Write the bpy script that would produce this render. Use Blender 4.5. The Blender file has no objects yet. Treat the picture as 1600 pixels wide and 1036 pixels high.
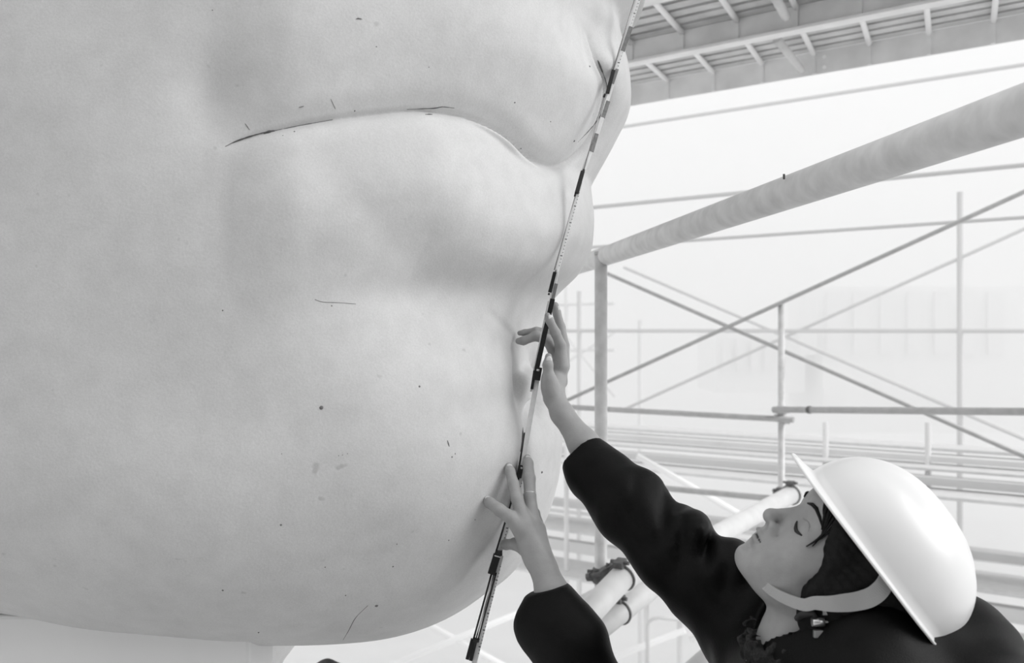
import bpy, math, random
import numpy as np
from mathutils import Vector
from mathutils.bvhtree import BVHTree

random.seed(4)
rng = np.random.default_rng(4)
scene = bpy.context.scene
C = scene.collection

# ------------------------------------------------------------------ camera, world, light, exposure
F = 1500.0            # focal length in pixels of the 1600 px wide frame
CZ = 1.75             # eye height above the working deck
cam_data = bpy.data.cameras.new('camera')
cam = bpy.data.objects.new('camera', cam_data)
C.objects.link(cam)
cam.location = (0, 0, CZ)
cam.rotation_euler = (math.radians(90), 0, 0)
cam_data.sensor_width = 36
cam_data.lens = 36 * F / 1600
cam_data.shift_y = 14 / 1600
cam_data.clip_start = 0.05
cam_data.clip_end = 500
cam_data.dof.use_dof = True
cam_data.dof.focus_distance = 1.5
cam_data.dof.aperture_fstop = 6.3
scene.camera = cam

world = bpy.data.worlds.new('world')
scene.world = world
world.use_nodes = True
nt = world.node_tree
nt.nodes.clear()
wo = nt.nodes.new('ShaderNodeOutputWorld')
bg = nt.nodes.new('ShaderNodeBackground')
tc = nt.nodes.new('ShaderNodeTexCoord')
sx = nt.nodes.new('ShaderNodeSeparateXYZ')
ramp = nt.nodes.new('ShaderNodeValToRGB')      # even overcast: white from horizon to zenith
mr = nt.nodes.new('ShaderNodeMapRange')
mr.inputs['From Min'].default_value = -1
mr.inputs['From Max'].default_value = 1
nt.links.new(tc.outputs['Generated'], sx.inputs[0])
nt.links.new(sx.outputs['Z'], mr.inputs['Value'])
nt.links.new(mr.outputs[0], ramp.inputs[0])
nt.links.new(ramp.outputs[0], bg.inputs['Color'])
nt.links.new(bg.outputs[0], wo.inputs['Surface'])
e = ramp.color_ramp.elements
e[0].position = 0.0; e[0].color = (.72, .72, .72, 1)
e[1].position = 1.0; e[1].color = (1.0, 1.0, 1.0, 1)
for p_, v_ in ((.42, .80), (.50, .84), (.58, .93)):
    k_ = e.new(p_); k_.color = (v_, v_, v_, 1)
bg.inputs['Strength'].default_value = 1.06

sun_d = bpy.data.lights.new('veiled_sun', 'SUN')
sun_d.energy = 2.4
sun_d.angle = math.radians(45)
sun = bpy.data.objects.new('veiled_sun', sun_d)
C.objects.link(sun)
sun.location = (4, -2, 8)
sun.rotation_euler = Vector((-0.85, 0.14, -0.50)).to_track_quat('-Z', 'Y').to_euler()

scene.view_settings.view_transform = 'Standard'
scene.view_settings.look = 'None'
scene.view_settings.exposure = 0.0
scene.view_settings.gamma = 1.0
scene.view_settings.use_curve_mapping = False
scene.cycles.use_denoising = True
scene.cycles.max_bounces = 8
scene.cycles.diffuse_bounces = 5
scene.cycles.volume_bounces = 2

# ------------------------------------------------------------------ helpers
def at(px, py, Y):
    """photograph pixel + distance in front of the camera -> point in the place"""
    return Vector(((px - 800) / F * Y, Y, CZ + (532 - py) / F * Y))

def mat(name, v, rough=.6, metal=0.0, noise=.0, scale=20.0, bump=0.0, bscale=200.0, spec=.5, detail=4):
    m = bpy.data.materials.new(name)
    m.use_nodes = True
    t = m.node_tree
    b = t.nodes['Principled BSDF']
    b.inputs['Roughness'].default_value = rough
    b.inputs['Metallic'].default_value = metal
    b.inputs['Specular IOR Level'].default_value = spec
    b.inputs['Base Color'].default_value = (v, v, v, 1)
    co = t.nodes.new('ShaderNodeTexCoord')
    if noise > 0:
        n = t.nodes.new('ShaderNodeTexNoise')
        n.inputs['Scale'].default_value = scale
        n.inputs['Detail'].default_value = detail
        t.links.new(co.outputs['Object'], n.inputs['Vector'])
        r = t.nodes.new('ShaderNodeMapRange')
        r.inputs['From Min'].default_value = .3
        r.inputs['From Max'].default_value = .7
        r.inputs['To Min'].default_value = v * (1 - noise)
        r.inputs['To Max'].default_value = v * (1 + noise)
        t.links.new(n.outputs['Fac'], r.inputs['Value'])
        t.links.new(r.outputs[0], b.inputs['Base Color'])
    if bump > 0:
        n2 = t.nodes.new('ShaderNodeTexNoise')
        n2.inputs['Scale'].default_value = bscale
        n2.inputs['Detail'].default_value = 5
        t.links.new(co.outputs['Object'], n2.inputs['Vector'])
        bp = t.nodes.new('ShaderNodeBump')
        bp.inputs['Strength'].default_value = bump
        bp.inputs['Distance'].default_value = .002
        t.links.new(n2.outputs['Fac'], bp.inputs['Height'])
        t.links.new(bp.outputs[0], b.inputs['Normal'])
    return m

def mesh_obj(name, V, Fc, m, parent=None, smooth=True):
    me = bpy.data.meshes.new(name)
    V = np.asarray(V, dtype=np.float64)
    if isinstance(Fc, np.ndarray):
        me.vertices.add(len(V)); me.vertices.foreach_set('co', V.ravel())
        n, k = Fc.shape
        me.loops.add(n * k); me.loops.foreach_set('vertex_index', Fc.ravel().astype(np.int32))
        me.polygons.add(n)
        me.polygons.foreach_set('loop_start', np.arange(0, n * k, k, dtype=np.int32))
        me.polygons.foreach_set('loop_total', np.full(n, k, dtype=np.int32))
        me.update(calc_edges=True); me.validate()
    else:
        me.from_pydata([tuple(v) for v in V], [], [tuple(f) for f in Fc])
        me.update()
    if smooth:
        me.polygons.foreach_set('use_smooth', [True] * len(me.polygons))
    me.materials.append(m)
    o = bpy.data.objects.new(name, me)
    C.objects.link(o)
    if parent is not None:
        o.parent = parent
        o.matrix_parent_inverse = parent.matrix_world.inverted() if parent.type != 'EMPTY' else __import__('mathutils').Matrix.Translation(-parent.location)
    return o

def thing(name, label, cat, loc, group=None):
    o = bpy.data.objects.new(name, None)
    C.objects.link(o)
    o.location = loc
    o.empty_display_size = .1
    o['label'] = label; o['category'] = cat
    if group: o['group'] = group
    return o

class MB:
    """collects simple solids into one mesh"""
    def __init__(s): s.v = []; s.f = []
    def add(s, V, Fc):
        o = len(s.v); s.v += [tuple(v) for v in V]; s.f += [tuple(i + o for i in f) for f in Fc]; return s
    def tube(s, pts, radii, n=16, caps=True, squash=None):
        pts = [Vector(p) for p in pts]
        if not hasattr(radii, '__len__'): radii = [radii] * len(pts)
        o = len(s.v); prev = None
        for i, p in enumerate(pts):
            d = (pts[min(i + 1, len(pts) - 1)] - pts[max(i - 1, 0)]).normalized()
            if prev is None:
                a = Vector((0, 0, 1)) if abs(d.z) < .9 else Vector((1, 0, 0))
                u = d.cross(a).normalized()
            else:
                u = (prev - d * prev.dot(d)).normalized()
            prev = u; w = d.cross(u)
            for k in range(n):
                an = 2 * math.pi * k / n
                s.v.append(tuple(p + (u * math.cos(an) + w * math.sin(an) * (squash or 1)) * radii[i]))
        for i in range(len(pts) - 1):
            for k in range(n):
                a = o + i * n + k; b = o + i * n + (k + 1) % n
                s.f.append((a, b, b + n, a + n))
        if caps:
            s.f.append(tuple(o + k for k in range(n))[::-1])
            s.f.append(tuple(o + (len(pts) - 1) * n + k for k in range(n)))
        return s
    def box(s, c, ax, hx):
        """c centre, ax three unit axes, hx three half sizes"""
        c = Vector(c); o = len(s.v)
        for i in (-1, 1):
            for j in (-1, 1):
                for k in (-1, 1):
                    s.v.append(tuple(c + ax[0] * i * hx[0] + ax[1] * j * hx[1] + ax[2] * k * hx[2]))
        for f in ((0, 1, 3, 2), (4, 6, 7, 5), (0, 4, 5, 1), (2, 3, 7, 6), (0, 2, 6, 4), (1, 5, 7, 3)):
            s.f.append(tuple(o + i for i in f))
        return s
    def build(s, name, m, parent=None, smooth=False, bevel=0):
        o = mesh_obj(name, s.v, s.f, m, parent, smooth=False)
        if smooth:
            for p in o.data.polygons: p.use_smooth = len(p.vertices) == 4
        if bevel:
            b = o.modifiers.new('bevel', 'BEVEL'); b.width = bevel; b.segments = 2; b.limit_method = 'ANGLE'
        return o

AX = (Vector((1, 0, 0)), Vector((0, 1, 0)), Vector((0, 0, 1)))

# ---- signed distance modelling (bodies, hands, cloth) turned into one continuous mesh
def smin(a, b, k):
    h = np.clip(.5 + .5 * (b - a) / k, 0, 1)
    return b * (1 - h) + a * h - k * h * (1 - h)
def smax(a, b, k): return -smin(-a, -b, k)
def cone(P, a, b, ra, rb):
    a = np.array(a, float); b = np.array(b, float)
    d = b - a; t = np.clip((P - a) @ d / max(d @ d, 1e-12), 0, 1)
    return np.linalg.norm(P - a - t[:, None] * d, axis=1) - (ra + t * (rb - ra))
def ell(P, c, r):
    q = (P - np.array(c, float)) / np.array(r, float)
    k0 = np.linalg.norm(q, axis=1)
    k1 = np.linalg.norm(q / np.array(r, float), axis=1)
    return k0 * (k0 - 1) / np.maximum(k1, 1e-9)
def chain(P, pts, k=.004):
    """pts: list of (Vector, radius)"""
    d = None
    for (a, ra), (b, rb) in zip(pts[:-1], pts[1:]):
        e_ = cone(P, a, b, ra, rb)
        d = e_ if d is None else smin(d, e_, k)
    return d

def nets(fn, lo, hi, h):
    lo = np.array(lo, float); hi = np.array(hi, float)
    n = np.ceil((hi - lo) / h / 4).astype(int) * 4 + 4
    H = 4 * h
    cn = n // 4
    g = np.stack(np.meshgrid(*[lo[i] + (np.arange(cn[i]) * 4 + 1.5) * h for i in range(3)], indexing='ij'), -1)
    cv = fn(g.reshape(-1, 3)).reshape(cn)
    vol = np.repeat(np.repeat(np.repeat(cv, 4, 0), 4, 1), 4, 2).astype(np.float64)
    near = np.abs(vol) < H * 1.6
    idx = np.nonzero(near)
    P = np.stack([lo[i] + idx[i] * h for i in range(3)], -1)
    out = np.empty(len(P))
    for s_ in range(0, len(P), 400000):
        out[s_:s_ + 400000] = fn(P[s_:s_ + 400000])
    vol[idx] = out
    S = vol < 0
    c = [S[i:n[0]-1+i, j:n[1]-1+j, k:n[2]-1+k] for i in (0, 1) for j in (0, 1) for k in (0, 1)]
    cnt = sum(x.astype(np.int8) for x in c)
    cell = (cnt > 0) & (cnt < 8)
    ci = np.nonzero(cell)
    N = len(ci[0])
    vid = -np.ones(cell.shape, dtype=np.int64); vid[ci] = np.arange(N)
    acc = np.zeros((N, 3)); w = np.zeros(N)
    corners = [(i, j, k) for i in (0, 1) for j in (0, 1) for k in (0, 1)]
    for a in corners:
        for ax in range(3):
            if a[ax]: continue
            b = list(a); b[ax] = 1
            va = vol[ci[0]+a[0], ci[1]+a[1], ci[2]+a[2]]
            vb = vol[ci[0]+b[0], ci[1]+b[1], ci[2]+b[2]]
            m = (va < 0) != (vb < 0)
            t = np.where(m, va / np.where(m, va - vb, 1), 0)
            p = np.array(a, float)[None, :].repeat(N, 0); p[:, ax] += t
            acc[m] += p[m]; w[m] += 1
    V = lo + (np.stack(ci, -1) + acc / w[:, None]) * h
    faces = []
    for ax in range(3):
        o1, o2 = (ax + 1) % 3, (ax + 2) % 3
        sl0 = [slice(1, n[i] - 1) for i in range(3)]; sl1 = list(sl0)
        sl0[ax] = slice(0, n[ax] - 1); sl1[ax] = slice(1, n[ax])
        A = S[tuple(sl0)]; B = S[tuple(sl1)]
        for flip, M in ((0, A & ~B), (1, B & ~A)):
            q = np.stack(np.nonzero(M), -1)
            if not len(q): continue
            for i in range(3):
                if i != ax: q[:, i] += 1
            def vv(d1, d2):
                r = q.copy(); r[:, o1] -= d1; r[:, o2] -= d2
                return vid[r[:, 0], r[:, 1], r[:, 2]]
            quad = np.stack([vv(1, 1), vv(0, 1), vv(0, 0), vv(1, 0)], -1)
            faces.append(quad[:, ::-1] if flip else quad)
    Fc = np.concatenate(faces)
    Fc = Fc[(Fc >= 0).all(1)]
    return V, Fc

def relax(V, Fc, it=2, lam=.5):
    """light smoothing of a net mesh"""
    e_ = np.concatenate([Fc[:, [0, 1]], Fc[:, [1, 2]], Fc[:, [2, 3]], Fc[:, [3, 0]]])
    e_ = np.concatenate([e_, e_[:, ::-1]])
    for _ in range(it):
        s = np.zeros_like(V); c = np.zeros(len(V))
        for k in range(3): s[:, k] = np.bincount(e_[:, 0], V[e_[:, 1], k], len(V))
        c = np.bincount(e_[:, 0], minlength=len(V))
        V = V + lam * (s / np.maximum(c, 1)[:, None] - V)
    return V

def smooth_noise(P, scale, seed=0):
    r = np.random.default_rng(seed)
    out = np.zeros(len(P))
    for _ in range(10):
        k = r.normal(size=3); k /= np.linalg.norm(k)
        out += np.sin(P @ k * scale * r.uniform(.6, 1.6) + r.uniform(0, 6.28))
    return out / 10 ** .5

# ------------------------------------------------------------------ materials
def stone_material():
    m = bpy.data.materials.new('statue_stone')
    m.use_nodes = True
    t = m.node_tree; b = t.nodes['Principled BSDF']
    b.inputs['Roughness'].default_value = .62
    b.inputs['Specular IOR Level'].default_value = .25
    co = t.nodes.new('ShaderNodeTexCoord')
    def noise(scale, detail, dist=0, rough=.55):
        n = t.nodes.new('ShaderNodeTexNoise')
        n.inputs['Scale'].default_value = scale; n.inputs['Detail'].default_value = detail
        n.inputs['Distortion'].default_value = dist; n.inputs['Roughness'].default_value = rough
        t.links.new(co.outputs['Object'], n.inputs['Vector']); return n
    def rng_(src, a, b_, c, d):
        r = t.nodes.new('ShaderNodeMapRange')
        for k_, v_ in zip(('From Min', 'From Max', 'To Min', 'To Max'), (a, b_, c, d)): r.inputs[k_].default_value = v_
        t.links.new(src, r.inputs['Value']); return r.outputs[0]
    def mul(x, y):
        q = t.nodes.new('ShaderNodeMath'); q.operation = 'MULTIPLY'
        t.links.new(x, q.inputs[0]); t.links.new(y, q.inputs[1]); return q.outputs[0]
    big = rng_(noise(3.2, 4, .4).outputs['Fac'], .3, .7, STONE * .93, STONE * 1.06)
    mid = rng_(noise(28, 5, .2).outputs['Fac'], .3, .7, .955, 1.04)
    fine = rng_(noise(420, 3).outputs['Fac'], .3, .7, .95, 1.05)
    spots = rng_(noise(46, 2, .0, .4).outputs['Fac'], .74, .80, 1.0, .80)
    col = mul(mul(mul(big, mid), fine), spots)
    t.links.new(col, b.inputs['Base Color'])
    bp = t.nodes.new('ShaderNodeBump'); bp.inputs['Strength'].default_value = .25; bp.inputs['Distance'].default_value = .0015
    t.links.new(noise(240, 6).outputs['Fac'], bp.inputs['Height'])
    t.links.new(bp.outputs[0], b.inputs['Normal'])
    return m
STONE = .61
M_stone = stone_material()
M_crack = mat('crack_shadow', .10, .9)
M_pit = mat('pit_dark', .17, .9)  # dark tone of the pits and fainter cracks
M_skin = mat('skin', .35, .5, noise=.06, scale=60, bump=.18, bscale=420, spec=.3)
M_nail = mat('fingernail', .60, .3)
M_lip = mat('lips', .30, .45)
M_lash = mat('lashes', .02, .7)
M_hair = mat('dark_hair', .008, .55, noise=.4, scale=120, bump=.5, bscale=300, spec=.15)
M_jacket = mat('black_jacket', .003, .50, noise=.25, scale=9, bump=.3, bscale=600, spec=.13)
M_trouser = mat('dark_trousers', .03, .8)
M_boot = mat('boots', .03, .5)
M_hat = mat('white_hard_hat', .80, .3, noise=.02, scale=12)
M_strap = mat('pale_strap', .42, .7, bump=.3, bscale=900)
M_metal = mat('bright_metal', .65, .3, metal=.9)
M_galv = mat('galvanised_tube', .62, .5, metal=.1, noise=.12, scale=26, bump=.2, bscale=120)
M_galv2 = mat('dull_tube', .42, .55, metal=.1, noise=.10, scale=20)
M_pale = mat('pale_tube', .64, .5, noise=.06, scale=18)
M_clamp = mat('coupler_steel', .13, .6, metal=.3, noise=.3, scale=60)
M_beam = mat('deck_beam', .86, .5, metal=.0, noise=.10, scale=7)
M_slat = mat('deck_slat', .62, .6, metal=.0, noise=.15, scale=10)
M_bar = mat('deck_crossbar', .95, .5)
M_fog1 = mat('haze_paled_white', .72, .7, noise=.05, scale=3)  # distance haze put into the pale colour of the staging
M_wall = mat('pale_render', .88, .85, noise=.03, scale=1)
M_wallpanel = mat('pale_panel', .80, .8, noise=.03, scale=1)
M_wood = mat('deck_board', .50, .8, noise=.2, scale=6, bump=.4, bscale=60)
M_ground = mat('pale_concrete', .75, .9, noise=.06, scale=.8)
M_rodwhite = mat('scale_white', .80, .45, noise=.05, scale=90)
M_rodblack = mat('sleeve_black', .008, .4)
M_rodgrey = mat('sleeve_grey', .22, .5, noise=.2, scale=200)
M_tick = mat('tick_ink', .06, .6)

# ------------------------------------------------------------------ the place: ground, working deck
g = MB().box((0, 20, -6.05), AX, (60, 60, .05)).build('ground', M_ground); g['kind'] = 'structure'
floor = bpy.data.objects.new('floor', None); C.objects.link(floor); floor['kind'] = 'structure'
for i in range(16):
    y0 = -1.5 + i * .30
    MB().box((.2, y0 + .145, -.022 + random.uniform(-.002, .002)), AX, (2.6, .143, .022)).build('deck_board', M_wood, floor, bevel=.004)

# added unseen wall behind the viewpoint, cuts the light from that side
wb_ = bpy.data.objects.new('added_shade_wall', None); C.objects.link(wb_); wb_['kind'] = 'structure'
M_shade_wall = mat('shade_wall_grey', .28, .8, noise=.1, scale=2)
for i in range(9):
    MB().box((-5.2 + i * 1.22, -2.6, 2.2), AX, (.60, .012, 2.2)).build('panel', M_shade_wall, wb_)

# ------------------------------------------------------------------ colossal face
def poly_dist(px, py, L):
    """unsigned distance and arc parameter to a polyline"""
    best = np.full(px.shape, 1e9); tt = np.zeros(px.shape)
    L = np.array(L, float); seg = np.linalg.norm(np.diff(L, axis=0), axis=1); cum = np.concatenate([[0], np.cumsum(seg)])
    for i in range(len(L) - 1):
        a = L[i]; d = L[i + 1] - a
        t = np.clip(((px - a[0]) * d[0] + (py - a[1]) * d[1]) / (d @ d), 0, 1)
        q = np.hypot(px - a[0] - t * d[0], py - a[1] - t * d[1])
        m = q < best; best = np.where(m, q, best); tt = np.where(m, (cum[i] + t * seg[i]) / cum[-1], tt)
    return best, tt
def inside(px, py, Pg):
    r = np.zeros(px.shape, bool); n = len(Pg); j = n - 1
    for i in range(n):
        xi, yi = Pg[i]; xj, yj = Pg[j]
        if yi != yj:
            r ^= ((yi > py) != (yj > py)) & (px < (xj - xi) * (py - yi) / (yj - yi) + xi)
        j = i
    return r
def sstep(a, b, x):
    t = np.clip((x - a) / (b - a), 0, 1); return t * t * (3 - 2 * t)
def cr(pts, n=8):
    """Catmull-Rom refinement"""
    P = [np.array(p, float) for p in pts]; P = [2 * P[0] - P[1]] + P + [2 * P[-1] - P[-2]]
    out = []
    for i in range(1, len(P) - 2):
        for k in range(n):
            t = k / n
            out.append(.5 * (2 * P[i] + (P[i+1] - P[i-1]) * t + (2*P[i-1] - 5*P[i] + 4*P[i+1] - P[i+2]) * t*t + (3*P[i] - P[i-1] - 3*P[i+1] + P[i+2]) * t**3))
    out.append(P[-2]); return np.array(out)

MOUTH = cr([(350, 230), (420, 207), (500, 190), (575, 180), (640, 174), (700, 179), (745, 192), (785, 214), (815, 240), (842, 257), (872, 258), (905, 236), (930, 200), (945, 160), (948, 125), (936, 96), (920, 62), (896, 20), (860, -40)], 5)
FOLD = cr([(520, 470), (600, 458), (680, 450), (760, 443), (830, 441), (880, 445)], 4)
CLEFT = cr([(768, 492), (794, 520), (808, 560), (815, 620), (817, 680), (812, 730)], 4)
SIL = np.array([(-400, 960), (-260, 1040), (-160, 1085), (-80, 1060), (-30, 1025), (0, 1000), (18, 982), (30, 968), (45, 967), (60, 971), (110, 984), (150, 987), (172, 984), (230, 955), (288, 923), (298, 924), (340, 929), (388, 926), (428, 906), (455, 876), (470, 862), (500, 850), (560, 846), (600, 852), (640, 870), (680, 880), (740, 875), (790, 862), (840, 838), (880, 808), (905, 772), (945, 722)], float)

def build_face():
    cx, cy, R0 = -.472, 1.85, .57
    av = np.radians(np.concatenate([np.arange(-62, 108, .31), np.arange(108, 298, 2.0)]))
    # rows
    zc = -.14; H = .402; p = 2.15
    t = np.linspace(0, math.pi / 2, 230) ** .94; t = t / t[-1] * math.pi / 2
    zl = zc - H * np.sin(t) ** (2 / p); Sl = np.cos(t) ** (2 / p)
    zu = np.arange(zc, .62, .0026)[1:]; Su = np.ones_like(zu)
    t2 = np.linspace(0, math.pi / 2, 40)[1:]
    zt = .62 + .75 * np.sin(t2); St = np.cos(t2)
    z = np.concatenate([zl[::-1], zu, zt]); S = np.concatenate([Sl[::-1], Su, St])
    z, i_ = np.unique(z, return_index=True); S = S[i_]
    A, Z = np.meshgrid(av, z)
    SS = S[:, None] * np.ones_like(A)
    sa, ca = np.sin(A), np.cos(A)
    wa = sstep(math.radians(25), math.radians(72), A) * (1 - sstep(math.radians(125), math.radians(190), A))
    sxx = np.where(sa < 0, 1.75, 1.0)
    sil = np.concatenate([SIL[:8], cr(SIL[7:15][:, ::1], 6)[1:-1], SIL[14:15], cr(SIL[15:], 6)[0:]]) if False else SIL
    yy = np.arange(-400, 960, 2.0); xx = np.interp(yy, SIL[:, 0], SIL[:, 1])
    kk = np.exp(-(np.arange(-14, 15) / 6.0) ** 2); kk /= kk.sum(); xs_ = np.convolve(np.pad(xx, 14, mode='edge'), kk, 'valid')
    keep = np.exp(-((yy - 293) / 9) ** 2) + np.exp(-((yy - 34) / 12) ** 2); keep = np.clip(keep, 0, 1)
    sil = np.stack([yy, xs_ * (1 - keep) + xx * keep], -1)
    def pos(r, g):
        rr = r * (1 + (g[:, None] - 1) * wa)
        return cx + shx + rr * sa * sxx, cy - rr * ca
    shx = (.13 * (1 - sstep(-.56, -.30, z)))[:, None]
    base = R0 * SS
    D = np.zeros_like(A); g = np.ones(len(z))
    vis = (A > math.radians(-62)) & (A < math.radians(108))
    for it in range(4):
        # solve the right silhouette row by row
        lo = np.full(len(z), .55); hi = np.full(len(z), 1.6)
        for _ in range(26):
            gm = (lo + hi) / 2
            X, Y = pos(base + D, gm)
            q = X / Y; j = np.argmax(q, 1); qm = q[np.arange(len(z)), j]; Yt = Y[np.arange(len(z)), j]
            py = 532 - z / Yt * F
            tgt = (np.interp(py, sil[:, 0], sil[:, 1]) - 800) / F
            lo = np.where(qm < tgt, gm, lo); hi = np.where(qm < tgt, hi, gm)
        g2 = (lo + hi) / 2
        low = py > 905
        if low.any():
            k0 = np.nonzero(low)[0].max() + 1
            g2[:k0] = g2[k0]
        g2 = np.where(z > .62, g2[np.searchsorted(z, .62)], g2)
        k5 = np.exp(-(np.arange(-4, 5) / 2.0) ** 2); k5 /= k5.sum()
        g = np.convolve(np.pad(g2, 4, mode='edge'), k5, 'valid')
        X, Y = pos(base + D, g)
        px = 800 + X / Y * F; py_ = 532 - Z / Y * F
        # relief
        d, tm = poly_dist(px, py_, MOUTH)
        ins = inside(px, py_, [(float(a), float(b)) for a, b in MOUTH] + [(1300, -400), (1300, 1200), (-400, 1200), (-400, 230)])
        wx = sstep(315, 470, px)
        lowlip = (1 - sstep(.80, .97, tm)) * .026 * (1 - np.exp(-d / 14)) * (1 - sstep(150, 300, d)) + .010 * np.exp(-((d - 110) / 60) ** 2)
        uplip = .034 * (1 - np.exp(-d / 70)) * (1 - sstep(120, 420, d)) - .000
        # around the centre dip the upper lip overhangs further
        uplip = uplip * (1 + .25 * np.exp(-((px - 870) / 90) ** 2))
        ub = uplip.copy()
        for _b in range(3):
            for ax_ in (0, 1):
                k9 = 17; cs = np.cumsum(np.concatenate([np.repeat(np.take(ub, [0], ax_), k9, ax_), ub, np.repeat(np.take(ub, [-1], ax_), k9, ax_)], ax_), ax_)
                n9 = ub.shape[ax_]
                ub = (np.take(cs, np.arange(2 * k9, 2 * k9 + n9), ax_) - np.take(cs, np.arange(0, n9), ax_)) / (2 * k9)
        fz = 1 - sstep(25, 115, py_)
        wb = np.maximum(sstep(14, 60, d), fz)
        D = np.where(ins, lowlip * (1 - fz) + ub * fz, uplip * (1 - wb) + ub * wb) * wx * sstep(-170, -30, py_)
        D -= .004 * np.exp(-(d / 5) ** 2) * sstep(0, .02, tm) * wx * (1 - fz)
        fd, ft = poly_dist(px, py_, FOLD)
        D -= .009 * np.exp(-(fd / 34) ** 2) * (1 - (1 - ft) ** 3)
        below = sstep(450, 640, py_) * (1 - sstep(900, 1100, py_))
        D += .022 * below * np.exp(-((px - 720) / 190) ** 2)
        cd, ct = poly_dist(px, py_, CLEFT)
        D -= .0065 * np.exp(-(cd / 7) ** 2) * np.sin(np.pi * np.clip(ct, .04, .96)) ** .7
        D -= .050 * np.exp(-((px - 831) / 17) ** 2 - ((py_ - 596) / 42) ** 2)  # chin hollow, carved deeper to imitate contact shade beside the rod
        D -= .016 * np.exp(-((px - 338) / 55) ** 2 - ((py_ - 150) / 60) ** 2)
        D += .010 * np.exp(-((px - 715) / 80) ** 2 - ((py_ - 300) / 90) ** 2)
        D -= .0035 * np.exp(-(((px - 575) * .7 + (py_ - 330) * -.7) / 34) ** 2 - (((px - 575) * .7 + (py_ - 330) * .7) / 110) ** 2)
        D -= .002 * np.exp(-((px - 352) / 16) ** 2 - ((py_ - 330) / 70) ** 2)
        D += .004 * np.sin(px / 97 + 1.3) * np.sin(py_ / 83) + .0025 * np.sin(px / 41 + py_ / 57)
        # philtrum hollow beside the nose
        D -= .012 * np.exp(-((px - 925) / 26) ** 2 - ((py_ - 40) / 60) ** 2)
        D = np.clip(D, -.05, .08) * sstep(0, .35, SS) 
        # far side carries the mirror image of the near side
        am = math.radians(64)
        far = sstep(math.radians(90), math.radians(112), A)
        src = np.clip((2 * am - A), math.radians(-60), math.radians(107))
        Dm = np.stack([np.interp(src[r], av[:549], D[r, :549]) for r in range(len(z))])
        D = D * (1 - far) + Dm * far * (1 - sstep(math.radians(160), math.radians(200), A))
        D *= 1 - sstep(math.radians(285), math.radians(298), A) * .0
    X, Y = pos(base + D, g)
    V = np.stack([X, Y, Z + CZ], -1).reshape(-1, 3)
    nr, nc = A.shape
    i = np.arange(nr - 1)[:, None]; j = np.arange(nc)[None, :]
    a = i * nc + j; b = i * nc + (j + 1) % nc
    Fq = np.stack([a, b, b + nc, a + nc], -1).reshape(-1, 4)
    return V, Fq, nr, nc

V, Fq, nr, nc = build_face()
statue = thing('colossal_statue', 'colossal smooth pale stone face, mouth and chin, beside the scaffold', 'statue', (-.5, 1.85, 0))
face = mesh_obj('face', V, Fq, M_stone, statue)
bvh = BVHTree.FromPolygons([tuple(v) for v in V], [tuple(f) for f in Fq.tolist()])
def surf(px, py):
    o = Vector((0, 0, CZ)); d = (at(px, py, 1.0) - o).normalized()
    h = bvh.ray_cast(o, d)
    if h[0] is None: return None
    return h[0].y
def onto(px, py, off=.0, dflt=1.6):
    s_ = surf(px, py)
    return (s_ if s_ else dflt) - off
#--NEXT--
MIST = .05
def build_neck():
    mb = MB()
    c = Vector((-.95, 2.15, 0))
    zs = [(-.30, .44), (-.50, .475), (-.60, .482), (-.67, .474), (-.72, .436), (-.80, .40), (-1.0, .39), (-1.35, .42), (-1.6, .52), (-1.75, .60)]
    mb.tube([c + Vector((0, 0, CZ + z_)) for z_, r in zs], [r for z_, r in zs], n=64)
    return mb.build('neck', M_stone, statue, smooth=True)
build_neck()
sb = thing('support_block', 'flat pale plaster block standing under the left of the stone chin', 'block', (-1.0, 1.55, 0))
MB().box((-1.035, 1.575, .66), AX, (.625, .075, .66)).build('slab', mat('plaster_block', .85, .8, noise=.06, scale=3), sb, bevel=.006)
MB().box((-1.035, 1.575, .04), AX, (.66, .10, .04)).build('foot', M_wood, sb, bevel=.004)

# cracks, scratches and pits of the stone, laid on its surface
def surface_line(name, pts, w, m, n=5):
    q = cr(pts, n) if len(pts) > 2 else np.linspace(pts[0], pts[1], n)
    P = []
    for x_, y_ in q:
        s_ = surf(x_, y_)
        if s_: P.append(at(x_ , y_, s_ - .0001))
    if len(P) < 2: return
    k = len(P)
    rr = [max(.00035, w * math.sin(math.pi * (i + .6) / (k + .2)) * random.uniform(.7, 1.2)) for i in range(k)]
    MB().tube(P, rr, n=6).build(name, m, statue, smooth=True)
surface_line('crack', [(352, 229), (366, 222), (385, 215), (405, 209), (425, 204)], .0011, M_crack)
surface_line('crack', [(412, 209), (420, 206), (430, 204)], .0020, M_crack)
surface_line('crack', [(430, 204), (470, 196), (520, 187)], .0006, M_crack)
surface_line('crack', [(636, 171), (660, 170), (680, 169), (692, 167), (710, 169)], .0009, M_crack)
surface_line('crack', [(664, 179), (676, 179)], .0011, M_crack)
surface_line('crack', [(934, 94), (938, 104), (943, 116)], .0019, M_crack)
surface_line('crack', [(943, 116), (948, 132), (949, 150)], .0008, M_crack)
surface_line('crack', [(948, 152), (940, 178), (922, 202), (903, 222)], .0010, M_pit)
surface_line('crack', [(817, 668), (816, 690), (813, 706)], .0022, M_crack)
surface_line('crack', [(536, 1000), (545, 985), (556, 965), (575, 946)], .0006, M_pit)
surface_line('crack', [(699, 688), (702, 698)], .0009, M_pit)
surface_line('crack', [(556, 30), (560, 29), (566, 30)], .0010, M_pit)
surface_line('crack', [(492, 468), (505, 472), (530, 473), (556, 475)], .0004, M_pit)
surface_line('crack', [(383, 193), (390, 203)], .0006, M_pit)
surface_line('crack', [(467, 168), (475, 166)], .0006, M_pit)
surface_line('crack', [(517, 155), (524, 170)], .0006, M_pit)
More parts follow.
